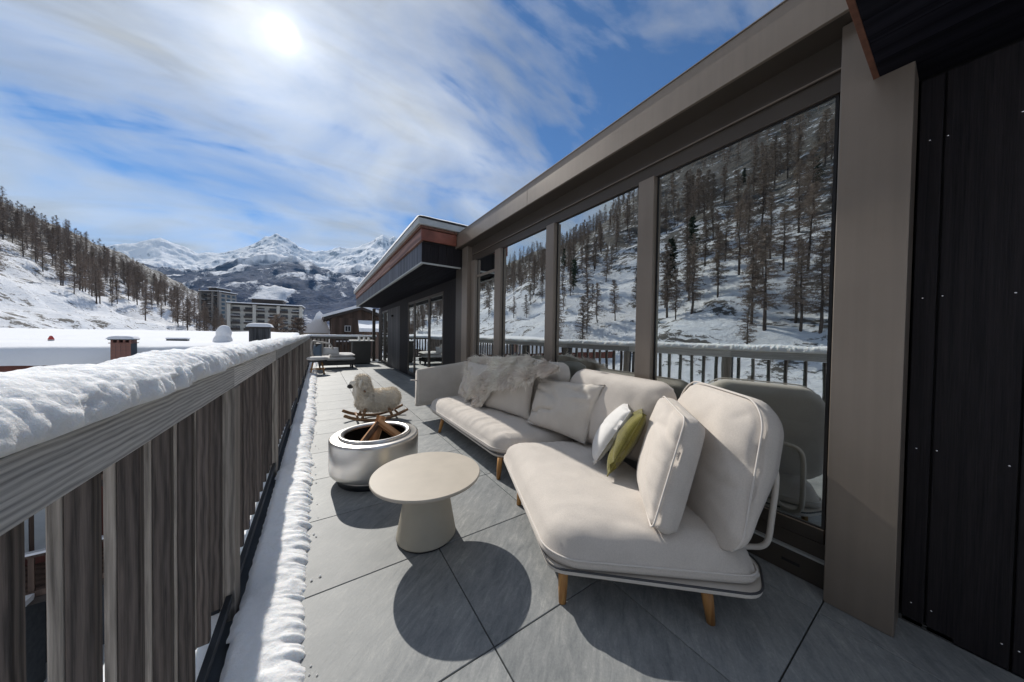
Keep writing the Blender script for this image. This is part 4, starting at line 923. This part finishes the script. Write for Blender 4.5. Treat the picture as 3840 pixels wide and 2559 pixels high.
MB().lathe([(0.17, 0.13), (0.19, 0.13), (0.19, 0.15), (0.17, 0.15)], 24, close=True).build('foot_ring', M['teak'], st_, True)
ft = thing('fire_table', (1.42, 13.2, 0), 'tall charcoal box table with white lanterns on the far terrace', 'table')
part('body', M['charcoal'], ft, (-0.32, 0.32, -0.3, 0.3, 0.03, 0.90), bevel=0.01)
part('plinth', M['black_metal'], ft, (-0.28, 0.28, -0.26, 0.26, 0, 0.0295))
part('top', M['white_paint'], ft, (-0.40, 0.44, -0.36, 0.36, 0.9005, 0.94), bevel=0.006)
for k, (x, h, lb) in enumerate(((-0.08, 0.16, 'tall white lantern candle, left of the row on the box table'), (0.10, 0.11, 'middle small white candle on the box table'), (0.26, 0.11, 'right small white candle on the box table'))):
    cd = MB().lathe([(0, 0), (0.042, 0), (0.044, 0.004), (0.044, h-0.01), (0.038, h), (0.012, h-0.006), (0.004, h+0.012), (0, h+0.014)], 18).build('candle', M['white_paint'], None, True)
    cd.location = (1.42+x, 13.05, 0.9405); tag(cd, lb, 'candle', 'candles on the far box table')
# low tray of the far corner
o = MB().lathe([(0, 0), (0.17, 0), (0.18, 0.01), (0.18, 0.03), (0.165, 0.03), (0.16, 0.012), (0, 0.012)], 24).build('floor_mat', M['white_paint'], None, True); o.scale = (1.7, 1.2, 1); o.location = (1.95, 13.6, 0.001)
tag(o, 'pale oval tray lying on the tiles beside the far box table', 'tray')

# ================================================================== OUTSIDE THE TERRACE
# ------------------------------------------------------------------ ground
def sheet(name, x0, x1, y0, y1, nx, ny, zf, mat, kind='structure', label=None):
    X = np.linspace(x0, x1, nx); Y = np.linspace(y0, y1, ny)
    P = [[(x, y, zf(x, y)) for y in Y] for x in X]
    o = link(bpy.data.objects.new(name, grid_mesh(name, P, mat))); o['kind'] = kind
    if label: o['label'] = label
    return o
gm = MB().add([(-9000, -9000, -9.6), (9000, -9000, -9.6), (9000, 9000, -9.6), (-9000, 9000, -9.6)], [(0, 1, 2, 3)])
o = gm.build('ground', M['snow_far']); tag(o, 'snow covered valley floor', None, None, 'structure')
sheet('snowy_yard', -40, 6, -30, 60, 60, 110, lambda x, y: -9.0+0.35*fbm(x*0.15, y*0.15, 2)+0.10*ns(x*0.9, y*0.9), M['snow_far'], 'structure', 'trodden snow in the yard below the terrace')
part('terrace_block', M['apt_wall'], None, (-0.60, 2.3, -6.0, 15.5, -9.5, -0.46)); bpy.data.objects['terrace_block']['kind'] = 'structure'

# ------------------------------------------------------------------ wooded hillside on the left
def hill_z(x, y):
    d = -x
    foot = 38+4*ns(y*0.012, 3.3)+2*ns(y*0.05, 1.1)
    s = max(0.0, d-foot)
    k_ = min(1, max(0, (200-y)/110.0)); z = -9.3+(0.63+0.18*k_*k_*(3-2*k_)*min(1, s/40.0))*s-3.2*(1-math.exp(-s/9.0))
    if d > 225: z -= 0.42*(d-225)
    z += min(1, s/18.0)*(3.4*fbm(x*0.03, y*0.022, 7, 4)+1.3*ns(x*0.11, y*0.05, 2)+0.55*ns(x*0.3, y*0.16, 5))
    # ledges
    z += min(1, s/30)*1.1*math.sin(z*0.55+2.2*ns(x*0.04, y*0.03, 9))
    return z
sheet('hillside', -330, -36, -260, 640, 190, 420, hill_z, M['hill'], 'structure', 'steep snow covered hillside with rock bands')

# ------------------------------------------------------------------ far mountains
def mountains():
    elp = [(-40, 7), (-27, 8.6), (-22, 8.9), (-19.9, 9.7), (-17.6, 11.0), (-16.6, 11.5), (-15.2, 11.0), (-13.7, 10.5), (-11.0, 10.9), (-8.6, 12.3), (-7.0, 13.5), (-5.3, 14.6), (-4.0, 13.9), (-2.6, 13.1), (-1.0, 12.8), (1.2, 13.2), (2.9, 14.2), (5.0, 14.3), (7.5, 15.6), (9.5, 16.8), (10.4, 16.2), (11.3, 16.9), (14, 16), (20, 14), (40, 10)]
    elm = [(-40, 5), (-20, 6.2), (-12.9, 7.6), (-7.1, 9.2), (-4, 9.6), (-0.7, 9.5), (3, 9.3), (7.5, 9.6), (14, 9.0), (40, 7)]
    na, nr = 760, 290; P = np.zeros((na, nr, 3))
    for i in range(na):
        az = -32+58*i/(na-1); a = R(az); tp = math.tan(R(interp(az, elp))); tm = math.tan(R(interp(az, elm)))
        zm = 2700*tm; zp = 6800*tp
        for j in range(nr):
            u = j/(nr-1); r = 620+6900*u**1.25
            x, y = r*math.sin(a), r*math.cos(a)
            if r < 2700:
                q = (r-620)/2080; z = -9+(zm+9)*(q**1.12)
            elif r < 6800:
                q = (r-2700)/4100; z = zm+(zp-zm)*(0.30*q+0.70*q**2.2)
            else: z = zp-(r-6800)*0.75
            nz = noise.ridged_multi_fractal(Vector((x*0.00085, y*0.00085, 1.3)), 0.9, 2.1, 6, 1.0, 2.0)-1.1
            n2 = noise.ridged_multi_fractal(Vector((x*0.0032, y*0.0032, 7.3)), 0.8, 2.2, 4, 1.0, 2.0)-1.1
            amp = 150*min(1, max(0, (r-700)/1500))*(0.55 if r < 2700 else 1.0)
            fade = 1-0.75*math.exp(-((r-6800)/500)**2)
            z += amp*nz*fade+ (34 if r < 3000 else 34)*n2*min(1, max(0, (r-700)/600))
            P[i, j] = (x, y, z)
    return P
o = link(bpy.data.objects.new('mountains', grid_mesh('mountains', mountains(), M['mountain']))); tag(o, 'snowy alpine peaks above dark forested slopes', None, None, 'structure')

# ------------------------------------------------------------------ trees
def larch(seed, h, needles=False, lowpoly=False):
    rg = random.Random(seed); tr = MB(); lean = Vector((rg.uniform(-.03, .03), rg.uniform(-.03, .03), 0))
    pt = [Vector((0, 0, -0.6))+lean*0]+[Vector((lean.x*h*k/7+0.05*rg.uniform(-1, 1), lean.y*h*k/7+0.05*rg.uniform(-1, 1), h*k/7)) for k in range(1, 8)]
    tr.tube(pt, [0.024*h*(1-0.93*k/7)*0.62 for k in range(8)], 5 if lowpoly else 7)
    V = []; T = []
    nb_ = 60 if lowpoly else 130
    wdt = 1.5 if lowpoly else 1.0
    for k in range(nb_):
        q = (0.16 if needles else 0.20)+0.80*(k+rg.random())/nb_; z = h*q; an = rg.uniform(0, 2*math.pi)
        L_ = h*(0.19 if not needles else 0.17)*(1-q)**0.62*rg.uniform(0.55, 1.15)+0.25
        if q < 0.35: L_ *= 0.45+1.5*(q-0.05)
        d = Vector((math.cos(an), math.sin(an), 0)); rise = rg.uniform(-0.22, 0.18)+0.35*q
        b0 = Vector((lean.x*z, lean.y*z, z)); prev = b0; wid = 0.030*wdt*(1-q*0.5); sd_ = Vector((-d.y, d.x, 0))
        K = 3
        for s in range(1, K+1):
            p = b0+d*L_*s/K+Vector((0, 0, rise*L_*s/K-0.10*L_*(s/K)**2))
            w0, w1 = wid*(1-(s-1)/K)+0.008, wid*(1-s/K)+0.006
            i = len(V); V += [prev-Vector((0, 0, w0)), prev+Vector((0, 0, w0)), p+Vector((0, 0, w1)), p-Vector((0, 0, w1))]; T += [(i, i+1, i+2), (i, i+2, i+3)]
            ntw = (6 if lowpoly else 12)
            for t_ in range(ntw):
                f = rg.random(); c0 = prev.lerp(p, f); tl = (0.30+0.30*rg.random())*(1.25-0.5*q)*(1.4 if lowpoly else 1.0)*h/14
                dv = (d*rg.uniform(-0.1, 0.9)+sd_*rg.uniform(-1, 1)+Vector((0, 0, rg.uniform(-0.75, 0.45)))).normalized()
                pr_ = dv.cross(Vector((rg.uniform(-1, 1), rg.uniform(-1, 1), rg.uniform(-1, 1)))).normalized()*(0.036 if not needles else 0.09)*(1.6 if lowpoly else 1.0)
                i = len(V); V += [c0-pr_, c0+pr_, c0+dv*tl]; T += [(i, i+1, i+2)]
            prev = p
    return tr, np.array([tuple(v) for v in V]), np.array(T)
LAR = []
for s in range(6):
    tr, V, T = larch(s, 14.0); LAR.append((tr.mesh('trunk', M['larch_bark'], True), np_mesh('crown', V, T, M['larch_twig'])))
PIN = []
for s in range(2):
    tr, V, T = larch(50+s, 11.0, True); PIN.append((tr.mesh('trunk', M['larch_bark'], True), np_mesh('crown', V, T, M['pine_twig'])))
cand = []; rg = random.Random(21)
def dens_direct(x, y):      # upper woods on the part of the hill seen past the railing
    d = -x; az = math.degrees(math.atan2(x, y))
    if not (-31 < az < -8): return 0
    low = interp(az, [(-31, 135), (-26.7, 118), (-24.5, 96), (-21, 80), (-18.7, 78), (-15.6, 69), (-11.7, 60), (-8, 55)])
    if d < low-14: return 0
    if d < low: return 0.10
    return 0.9 if d < low+70 else 0.55
def dens_mirror(x, y):      # the part seen only as a reflection
    d = -x; az = math.degrees(math.atan2(x, y))
    if not (-100 < az < -30): return 0
    if d < 50 or d > 230: return 0
    c_ = 0.5+0.5*ns(x*0.05, y*0.05, 4)*1.6
    if d < 64: return 0.16
    if d < 130: return 0.42+0.95*max(0, c_-0.25)
    return 0.16+0.34*c_
for k in range(26):
    a_ = R(-rg.uniform(10.3, 15.5)); r_ = rg.uniform(215, 262); cand.append((r_*math.sin(a_), r_*math.cos(a_), True))
tries = 0
while tries < 15000:
    tries += 1; y = rg.uniform(-140, 430); x = -rg.uniform(46, 250)
    for fn, w in ((dens_direct, 0.18), (dens_mirror, 0.31)):
        pr_ = fn(x, y)*w
        if pr_ > 0 and rg.random() < pr_: cand.append((x, y, fn is dens_direct)); break
keep = []
cells = {}
for x, y, dd in cand:
    ok = True; mind = 3.1 if dd else 3.6
    cx, cy = int(x//4), int(y//4)
    for i in (-1, 0, 1):
        for j in (-1, 0, 1):
            for (a, b_) in cells.get((cx+i, cy+j), []):
                if math.hypot(a-x, b_-y) < mind: ok = False
    if ok: cells.setdefault((cx, cy), []).append((x, y)); keep.append((x, y, dd))
def dist_(t): return 0.42*math.hypot(t[0], t[1]) if t[2] else math.hypot(t[0], t[1])+4
keep.sort(key=dist_)
# single trees that stand out on the open slope, with their place in the picture
SOLO = [(-21.1, 73, 14.5, 'bare larch standing alone lowest on the open snow slope, left of the roof vent'), (-23.4, 92, 15.5, 'bare larch on the open slope with a long clear trunk'), (-24.9, 104, 14, 'bare larch with dark trunk near the left edge of the wood'),
        (-18.5, 79, 14.5, 'bare larch at the tip of the wood above the flat roof vent'), (-27.2, 70, 16, 'reddish bare larch cut by the left edge of the picture'), (-22.2, 84, 13, 'slender bare larch between two larger larches on the open slope'), (-15.7, 70, 13, 'bare larch beside the foot of the wood above the snow mound'),
        (-72.5, 57, 17, 'tall twin trunked larch reflected in the largest window pane'), (-71.0, 58, 16, 'tall thin larch reflected right of the wide mullion'), (-78.5, 58, 15, 'broad larch reflected beside the bronze post'), (-60.5, 60, 11, 'small dark larch reflected low in the largest window pane'),
        (-76.0, 60, 14, 'bare larch reflected among the tall trunks of the largest pane'), (-50.5, 62, 11, 'bare larch reflected low in the middle window pane'), (-47.3, 60, 11, 'dark larch reflected at the foot of the slope in the middle pane')]
def plant_tree(x, y, h, kit, label, group, name='larch_tree'):
    z = hill_z(x, y)-0.15; r_ = thing(name, (x, y, z), label, 'tree', group); s = h/(14.0 if kit in LAR else 11.0)
    r_.scale = (s, s, s); r_.rotation_euler = (0, 0, rg.uniform(0, 6.28))
    inst('trunk', kit[0], (0, 0, 0), r_); inst('crown', kit[1], (0, 0, 0), r_)
GRP = 'larches on the hillside'
for k, (az, d, h, lb) in enumerate(SOLO):
    x = -d; y = -d/math.tan(R(az)) if abs(az) != 90 else 0
    plant_tree(x, y, h, LAR[k % 6], lb, GRP)
n_ind = 0; rest = []
for (x, y, dd) in keep:
    h = rg.uniform(7.5, 17.0)
    az = math.degrees(math.atan2(x, y))
    if n_ind < 280 and az > -82.5:
        ever = (not dd) and rg.random() < 0.06
        if ever: plant_tree(x, y, h*0.8, PIN[n_ind % 2], ('dark evergreen mirrored among larches in the '+('largest nearest' if az < -58 else ('second' if az < -44 else 'third'))+' window pane'), 'evergreens on the hillside', 'evergreen_tree')
        else:
            if dd: lb = ('bare brown larch in the wood at the left edge of the picture' if az < -24 else 'bare brown larch in the middle of the left hillside wood' if az < -20 else 'bare brown larch at the right end of the left hillside wood') if az < -17 else 'bare brown larch in the narrow stand in front of the apartment blocks'
            else:
                pane = 'largest nearest' if az < -58 else ('second' if az < -44 else ('third' if az < -31 else 'narrow furthest'))
                el_ = math.degrees(math.atan2(hill_z(x, y)-1.2, math.hypot(x, y)))
                lv = 'low' if el_ < 6 else ('below the middle' if el_ < 12 else ('above the middle' if el_ < 18 else 'near the top'))
                side = '' if az >= -58 else (' towards its left side' if az > -66 else (' in its centre' if az > -74 else ' beside the bronze post'))
                lb = 'bare larch mirrored '+lv+' in the '+pane+' pane'+side
            plant_tree(x, y, h, LAR[n_ind % 6], lb, GRP)
        n_ind += 1
    else: rest.append((x, y, h))
Vs = []; Ts = []; off = 0
lowk = []
for s in range(3):
    tr, V, T = larch(90+s, 14.0, False, True)
    tv = np.array(tr.v); tf = [q for q in tr.f if len(q) == 4]; tt = np.array([[q[0], q[1], q[2]] for q in tf]+[[q[0], q[2], q[3]] for q in tf])
    lowk.append((np.concatenate([V, tv]), np.concatenate([T, tt+len(V)])))
for k, (x, y, h) in enumerate(rest):
    V, T = lowk[k % 3]; a = rg.uniform(0, 6.28); s = h/14; ca, sa = math.cos(a)*s, math.sin(a)*s
    W_ = np.empty_like(V); W_[:, 0] = V[:, 0]*ca-V[:, 1]*sa+x; W_[:, 1] = V[:, 0]*sa+V[:, 1]*ca+y; W_[:, 2] = V[:, 2]*s+hill_z(x, y)-0.2
    Vs.append(W_); Ts.append(T+off); off += len(V)
if Vs:
    o = link(bpy.data.objects.new('far_larch_wood', np_mesh('far_larch_wood', np.concatenate(Vs), np.concatenate(Ts), M['larch_twig']))); tag(o, 'further bare larches massed on the upper hillside', 'wood', None, 'stuff')
print('trees', n_ind, len(rest))

# ------------------------------------------------------------------ neighbouring chalet with broad snowy roof
nc = thing('chalet', (0, 0, 0), 'neighbouring chalet with wide snow covered roof just beyond the railing', 'building')
part('wall', M['red_clad'], nc, (-13.2, -1.4, 15.2, 27, -6.4, -0.35))
part('stone_base', M['mortar'], nc, (-13.2, -1.4, 15.1, 27.1, -9.6, -6.4))
part('fascia', M['red_clad'], nc, (-13.8, -1.0, 13.95, 14.05, -0.28, 0.20)); part('soffit', M['chalet'], nc, (-13.8, -1.0, 14.051, 28, -0.30, -0.20))
part('roof_slab', M['chalet'], nc, (-13.8, -1.0, 14.051, 28, -0.199, 0.22))
P = np.zeros((140, 34, 3))
for i in range(140):
    x = -14.1+13.2*i/139
    for j in range(34):
        if j < 8:
            a = (j/7)*math.pi/2; y = 13.86+0.34*(1-math.cos(a))*1.0+(0.1*ns(x*0.8, 3)); z = 0.20+0.50*math.sin(a)
            if j == 0: z = 0.19
        else:
            q = (j-7)/26; y = 14.2+0.1*ns(x*0.8, 3)*(1-q)+12.5*q; z = 0.70+0.55*q**0.8+0.03*ns(x*0.5, y*0.5, 4)-(0.0 if q < 0.92 else 3.0*(q-0.92))
        z += 0.02*ns(x*1.7, y*1.7, 8); edge = min(1, (i+0.01)/3, (139-i+0.01)/3); z = 0.2+(z-0.2)*edge**0.5
        P[i, j] = (x, y, z)
o = link(bpy.data.objects.new('roof_snow', grid_mesh('roof_snow', P, M['snow_far']))); tag(o, 'smooth deep snow covering the wide roof of the neighbouring chalet', 'snow', None, 'stuff')
# balconies and windows of the facade below, seen through the slats
def balcony(z):
    b = part('balcony', M['chalet'], nc, (-13.0, -3.2, 13.6, 15.19, z-0.16, z)); 
    part('handrail', M['chalet'], b, (-13.0, -3.2, 13.6, 13.7, z+0.92, z+1.0)); part('beam', M['apt_dark'], b, (-13.0, -3.2, 13.58, 13.72, z-0.34, z-0.161))
    bm_ = MB().box(-0.05, 0.05, 13.62, 13.66, z, z+0.919).mesh('baluster', M['chalet'])
    for k in range(35): inst('baluster', bm_, (-12.9+0.28*k, 0, 0), b)
    part('snow_ridge', M['snow_far'], b, (-13.0, -3.2, 13.58, 13.72, z+1.001, z+1.06))
balcony(-3.0); balcony(-5.9)
for z in (-2.7, -5.6):
    for k in range(4):
        x = -12.4+2.25*k
        f = part('window', M['chalet'], nc, (x, x+1.5, 15.13, 15.199, z, z+2.0)); part('pane', M['curtain'], f, (x+0.1, x+0.70, 15.11, 15.129, z+0.1, z+1.9), (x+0.80, x+1.40, 15.11, 15.129, z+0.1, z+1.9))
sp_ = part('stone_pillar', M['mortar'], nc, (-9.6, -6.6, 13.4, 14.4, -9.4, -6.1))
rs = random.Random(4); zc = -9.4
stn = [MB().add([(a*(1+0.15*rs.uniform(-1, 1)), b_*(1+0.1*rs.uniform(-1, 1)), c_*(1+0.15*rs.uniform(-1, 1))) for a in (-.5, .5) for b_ in (-.5, .5) for c_ in (-.5, .5)],
     [(0, 1, 3, 2), (4, 6, 7, 5), (0, 4, 5, 1), (2, 3, 7, 6), (0, 2, 6, 4), (1, 5, 7, 3)]).mesh('stone', M['stone']) for _ in range(4)]
while zc < -6.2:
    hh = rs.uniform(0.16, 0.28); xc = -9.6
    while xc < -6.65:
        ww = min(rs.uniform(0.25, 0.6), -6.6-xc); inst('stone', stn[rs.randrange(4)], (xc+ww/2, 13.37, zc+hh/2), sp_, (0, rs.uniform(-.06, .06), 0), (ww*0.92, 0.12, hh*0.86)); xc += ww
    zc += hh
part('pillar_snow', M['snow_far'], nc, (-9.8, -6.4, 13.3, 14.5, -6.099, -5.95))
part('railing_fence', M['apt_dark'], nc, (-12.9, -9.7, 13.8, 13.9, -8.6, -7.2))
# chimneys and vents standing on that roof
bc_ = thing('brick_chimney', (-4.72, 13.35, 0.26), 'brick chimney with arched smoke holes at the eave of the neighbouring roof', 'chimney')
part('stack', M['mortar'], bc_, (-0.19, 0.19, -0.17, 0.17, -6.0, 0.55))
bkm = MB().box(0.003, 0.092, -0.008, 0.0, 0.003, 0.037).mesh('brick', M['brick'])
for r_ in range(12):
    for k in range(4): inst('brick', bkm, (-0.19+0.095*k, -0.171, 0.55-0.040*(r_+1)), bc_)
part('ledge', M['brick'], bc_, (-0.22, 0.22, -0.20, 0.20, 0.551, 0.575), bevel=0.005)
for x in (-0.17, -0.057, 0.057, 0.17): part('pier', M['brick'], bc_, (x-0.022, x+0.022, -0.16, 0.16, 0.5755, 0.650))
part('cap', M['mortar'], bc_, (-0.23, 0.23, -0.21, 0.21, 0.6505, 0.675), bevel=0.005)
P = np.zeros((14, 14, 3))
for i in range(14):
    for j in range(14):
        u, v = i/13*2-1, j/13*2-1; P[i, j] = (0.26*u, 0.24*v, 0.674+0.10*(max(0, 1-u**4)*max(0, 1-v**4))**0.4)
link(bpy.data.objects.new('snow_cap', grid_mesh('snow_cap', P, M['snow_far'])), bc_)
wc = thing('timber_chimney', (-2.02, 16.0, 0), 'timber clad chimney box with rounded snow cap behind the railing', 'chimney')
wpl = MB().box(0.003, 0.085, -0.325, -0.30, 0, 0.80).mesh('plank', M['grey_wood'])
part('core', M['gasket'], wc, (-0.31, 0.31, -0.30, 0.30, 0.4, 1.36))
for k in range(7): inst('plank', wpl, (-0.31+0.0885*k, 0, 0.55), wc)
for k in range(7): inst('plank', wpl, (0.012, 0.31-0.0885*k, 0.55), wc, (0, 0, R(-90)))
part('cap', M['apt_dark'], wc, (-0.37, 0.37, -0.37, 0.37, 1.361, 1.41), bevel=0.01)
P = np.zeros((16, 16, 3))
for i in range(16):
    for j in range(16):
        u, v = i/15*2-1, j/15*2-1; P[i, j] = (0.41*u, 0.41*v, 1.408+0.16*(max(0, 1-u**4)*max(0, 1-v**4))**0.4)
link(bpy.data.objects.new('snow_cap', grid_mesh('snow_cap', P, M['snow_far'])), wc)
sv = thing('roof_vent', (-3.15, 16.0, 0.72), 'roof vent buried under a lumpy mound of snow', 'vent')
vm = ellipsoids([((0, 0, 0.12), (0.42, 0.4, 0.34), 0), ((0.04, 0, 0.50), (0.34, 0.32, 0.30), 0), ((0.05, 0, 0.70), (0.25, 0.24, 0.16), 0)], 0.05); vm.materials.append(M['snow_far']); vm.polygons.foreach_set('use_smooth', [True]*len(vm.polygons))
inst('snow_mound', vm, (0, 0, 0), sv, (0, 0, 0), (0.7, 0.7, 0.85)); part('pipe', M['grey_metal'], sv, (-0.1, 0.1, -0.1, 0.1, -0.3, 0.3))
fv = thing('roof_vent', (-4.42, 16.2, 0.0), 'low flat dark roof vent with a strip of snow on top', 'vent')
part('body', M['black_metal'], fv, (-0.27, 0.27, -0.12, 0.12, 0.55, 0.88)); part('snow_cap', M['snow_far'], fv, (-0.29, 0.29, -0.14, 0.14, 0.881, 0.94), bevel=0.02)
rv = thing('roof_vent', (-7.25, 16.2, 0.74), 'small red capped roof vent poking from the snow', 'vent')
MB().lathe([(0.06, -0.2), (0.06, 0.12)], 14).build('pipe', M['grey_metal'], rv, True)
MB().lathe([(0.0, 0.24), (0.03, 0.22), (0.065, 0.12), (0.06, 0.11), (0, 0.11)], 14).build('cowl', M['redp'], rv, True)

# ------------------------------------------------------------------ far buildings
def apartment(name, label, ox, oy, W_, D_, floors, fh, z0, bays, rot, wm='apt_wall'):
    ap = thing(name, (ox, oy, z0), label, 'building'); ap.rotation_euler = (0, 0, R(rot)); H_ = floors*fh
    part('wall', M[wm], ap, (0, W_, 0, D_, -6, H_))
    for k in range(bays+1):
        x = W_*k/bays
        if k % 2 == 0 or k == bays: part('pilaster', M[wm], ap, (x-0.7, x+0.7, -1.7, -0.01, -6, H_+0.4))
    for f in range(floors):
        for k in range(bays):
            x0, x1 = W_*k/bays+0.75, W_*(k+1)/bays-0.75; z = f*fh
            part('balcony', M['apt_dark'], ap, (x0, x1, -1.6, -1.45, z, z+1.05)); part('balcony_floor', M['apt_dark'], ap, (x0, x1, -1.44, -0.01, z-0.12, z))
            w = part('window', M['window'], ap, (x0+0.3, x1-0.3, -0.06, -0.005, z+0.05, z+2.3)); part('frame', M['apt_dark'], w, ((x0+x1)/2-0.08, (x0+x1)/2+0.08, -0.09, -0.061, z+0.05, z+2.3))
            if (f+k) % 3 == 0: part('balcony_snow', M['snow_far'], ap, (x0, x1, -1.62, -1.43, z+1.051, z+1.2))
    for f in range(floors):
        for k in range(3):
            y0 = D_*(k+0.2)/3; part('window', M['window'], ap, (W_+0.005, W_+0.06, y0, y0+D_*0.2, f*fh+0.3, f*fh+2.2))
    part('roof', M['apt_dark'], ap, (-0.9, W_+0.9, -2.2, D_+0.6, H_+0.401, H_+0.9)); part('roof_snow', M['snow_far'], ap, (-0.9, W_+0.9, -2.2, D_+0.6, H_+0.901, H_+1.35))
    ph = part('penthouse', M['apt_dark'], ap, (W_*0.28, W_*0.72, 1, D_-1, H_+1.351, H_+3.9)); part('penthouse_snow', M['snow_far'], ap, (W_*0.24, W_*0.76, 0.3, D_-0.3, H_+3.901, H_+4.3))
    return ap
apartment('apartment_block', 'pale five storey apartment block with dark balconies below the forested slope', -39.5, 214, 31, 14, 5, 3.35, -1.2, 6, -3)
apartment('apartment_block', 'terraced apartment block half hidden behind the larches', -74, 318, 13, 14, 8, 3.2, 5.0, 3, -30, 'stone_grey')
gc = thing('chalet', (0, 0, 0), 'dark timber chalet with snowy gable roof beyond the far railing', 'building')
part('wall', M['chalet'], gc, (1.0, 5.6, 31, 38, -9, 2.6)); MB().prism([(1.0, 31, 2.6), (5.6, 31, 2.6), (3.3, 31, 3.45)], (0, 7, 0)).build('gable', M['chalet'], gc)
for s, a, b_ in ((0, (0.4, 2.32), (3.3, 3.42)), (1, (6.2, 2.32), (3.3, 3.42))):
    MB().prism([(a[0], 30.2, a[1]), (b_[0], 30.2, b_[1]), (b_[0], 30.2, b_[1]+0.22), (a[0], 30.2, a[1]+0.22)], (0, 8.4, 0)).build('roof', M['apt_dark'], gc)
    MB().prism([(a[0]-(0.15 if s == 0 else -0.15), 30.1, a[1]+0.221), (b_[0], 30.1, b_[1]+0.221), (b_[0], 30.1, b_[1]+0.48), (a[0]-(0.15 if s == 0 else -0.15), 30.1, a[1]+0.44)], (0, 8.6, 0)).build('roof_snow', M['snow_far'], gc)
f = part('window', M['white_paint'], gc, (2.0, 2.5, 30.93, 30.999, 1.35, 1.9)); part('pane', M['window'], f, (2.05, 2.23, 30.91, 30.929, 1.4, 1.85), (2.27, 2.45, 30.91, 30.929, 1.4, 1.85))
part('balcony', M['chalet'], gc, (1.2, 5.4, 29.9, 30.99, 0.2, 0.45)); part('balcony_snow', M['snow_far'], gc, (1.2, 5.4, 29.88, 30.0, 0.451, 0.55))
lr = thing('chalet', (0, 0, 0), 'low snow roofed annex in front of the dark timber chalet', 'building')
part('wall', M['chalet'], lr, (3.0, 5.2, 26.5, 29.5, -9, 1.35)); MB().prism([(2.7, 26.2, 1.351), (5.4, 26.2, 1.351), (5.4, 29.6, 2.1), (2.95, 29.6, 2.1)], (0, 0, 0.28)).build('roof_snow', M['snow_far'], lr)
sr = thing('house', (0, 0, 0), 'white house with stepped snow laden roofs left of the timber chalet', 'building')
part('wall', M['apt_wall'], sr, (-1.5, 0.9, 36, 42, -9, 1.5)); MB().prism([(-2.0, 35.4, 1.2), (1.05, 35.4, 1.2), (0.6, 35.4, 2.5), (-0.2, 35.4, 2.6)], (0, 7, 0)).build('roof_snow', M['snow_far'], sr)
MB().prism([(-0.5, 37, 2.4), (0.6, 37, 2.4), (0.45, 37, 3.1), (0.1, 37, 3.5), (-0.2, 37, 3.2)], (0, 3, 0)).build('gable_snow', M['snow_far'], sr)
# snow dusted shrubs beyond the far corner
for k, (x, y, h, lb) in enumerate(((-2.4, 30, 2.2, 'bare shrub left of the group beyond the far railing corner'), (-1.3, 33, 2.6, 'bare shrub in the middle of the group beyond the far railing corner'), (-3.6, 36, 2.4, 'bare shrub furthest left beyond the timber chimney'))):
    tr, V, T = larch(200+k, 11.5); r_ = thing('shrub', (x, y, -9.0), lb, 'shrub', 'shrubs beyond the far railing'); MBt = tr.mesh('trunk', M['larch_bark'], True)
    inst('trunk', MBt, (0, 0, 0), r_); inst('crown', np_mesh('crown', V, T, M['larch_twig']), (0, 0, 0), r_)

# ------------------------------------------------------------------ thin mountain air
hz = MB().box(-9600, 9600, -9600, 9600, -12, 2700).build('haze', bpy.data.materials.new('mountain_air'))
tag(hz, 'thin bluish mountain air over the whole valley', 'haze', None, 'stuff')
hm = hz.data.materials[0]; hm.use_nodes = True; nt = hm.node_tree; nt.nodes.clear()
pv = N('ShaderNodeVolumePrincipled'); pv.inputs['Density'].default_value = 0.000036; pv.inputs['Color'].default_value = (0.42, 0.69, 1.0, 1); pv.inputs['Anisotropy'].default_value = 0.2
mo = N('ShaderNodeOutputMaterial'); LK(pv.outputs[0], mo.inputs['Volume'])
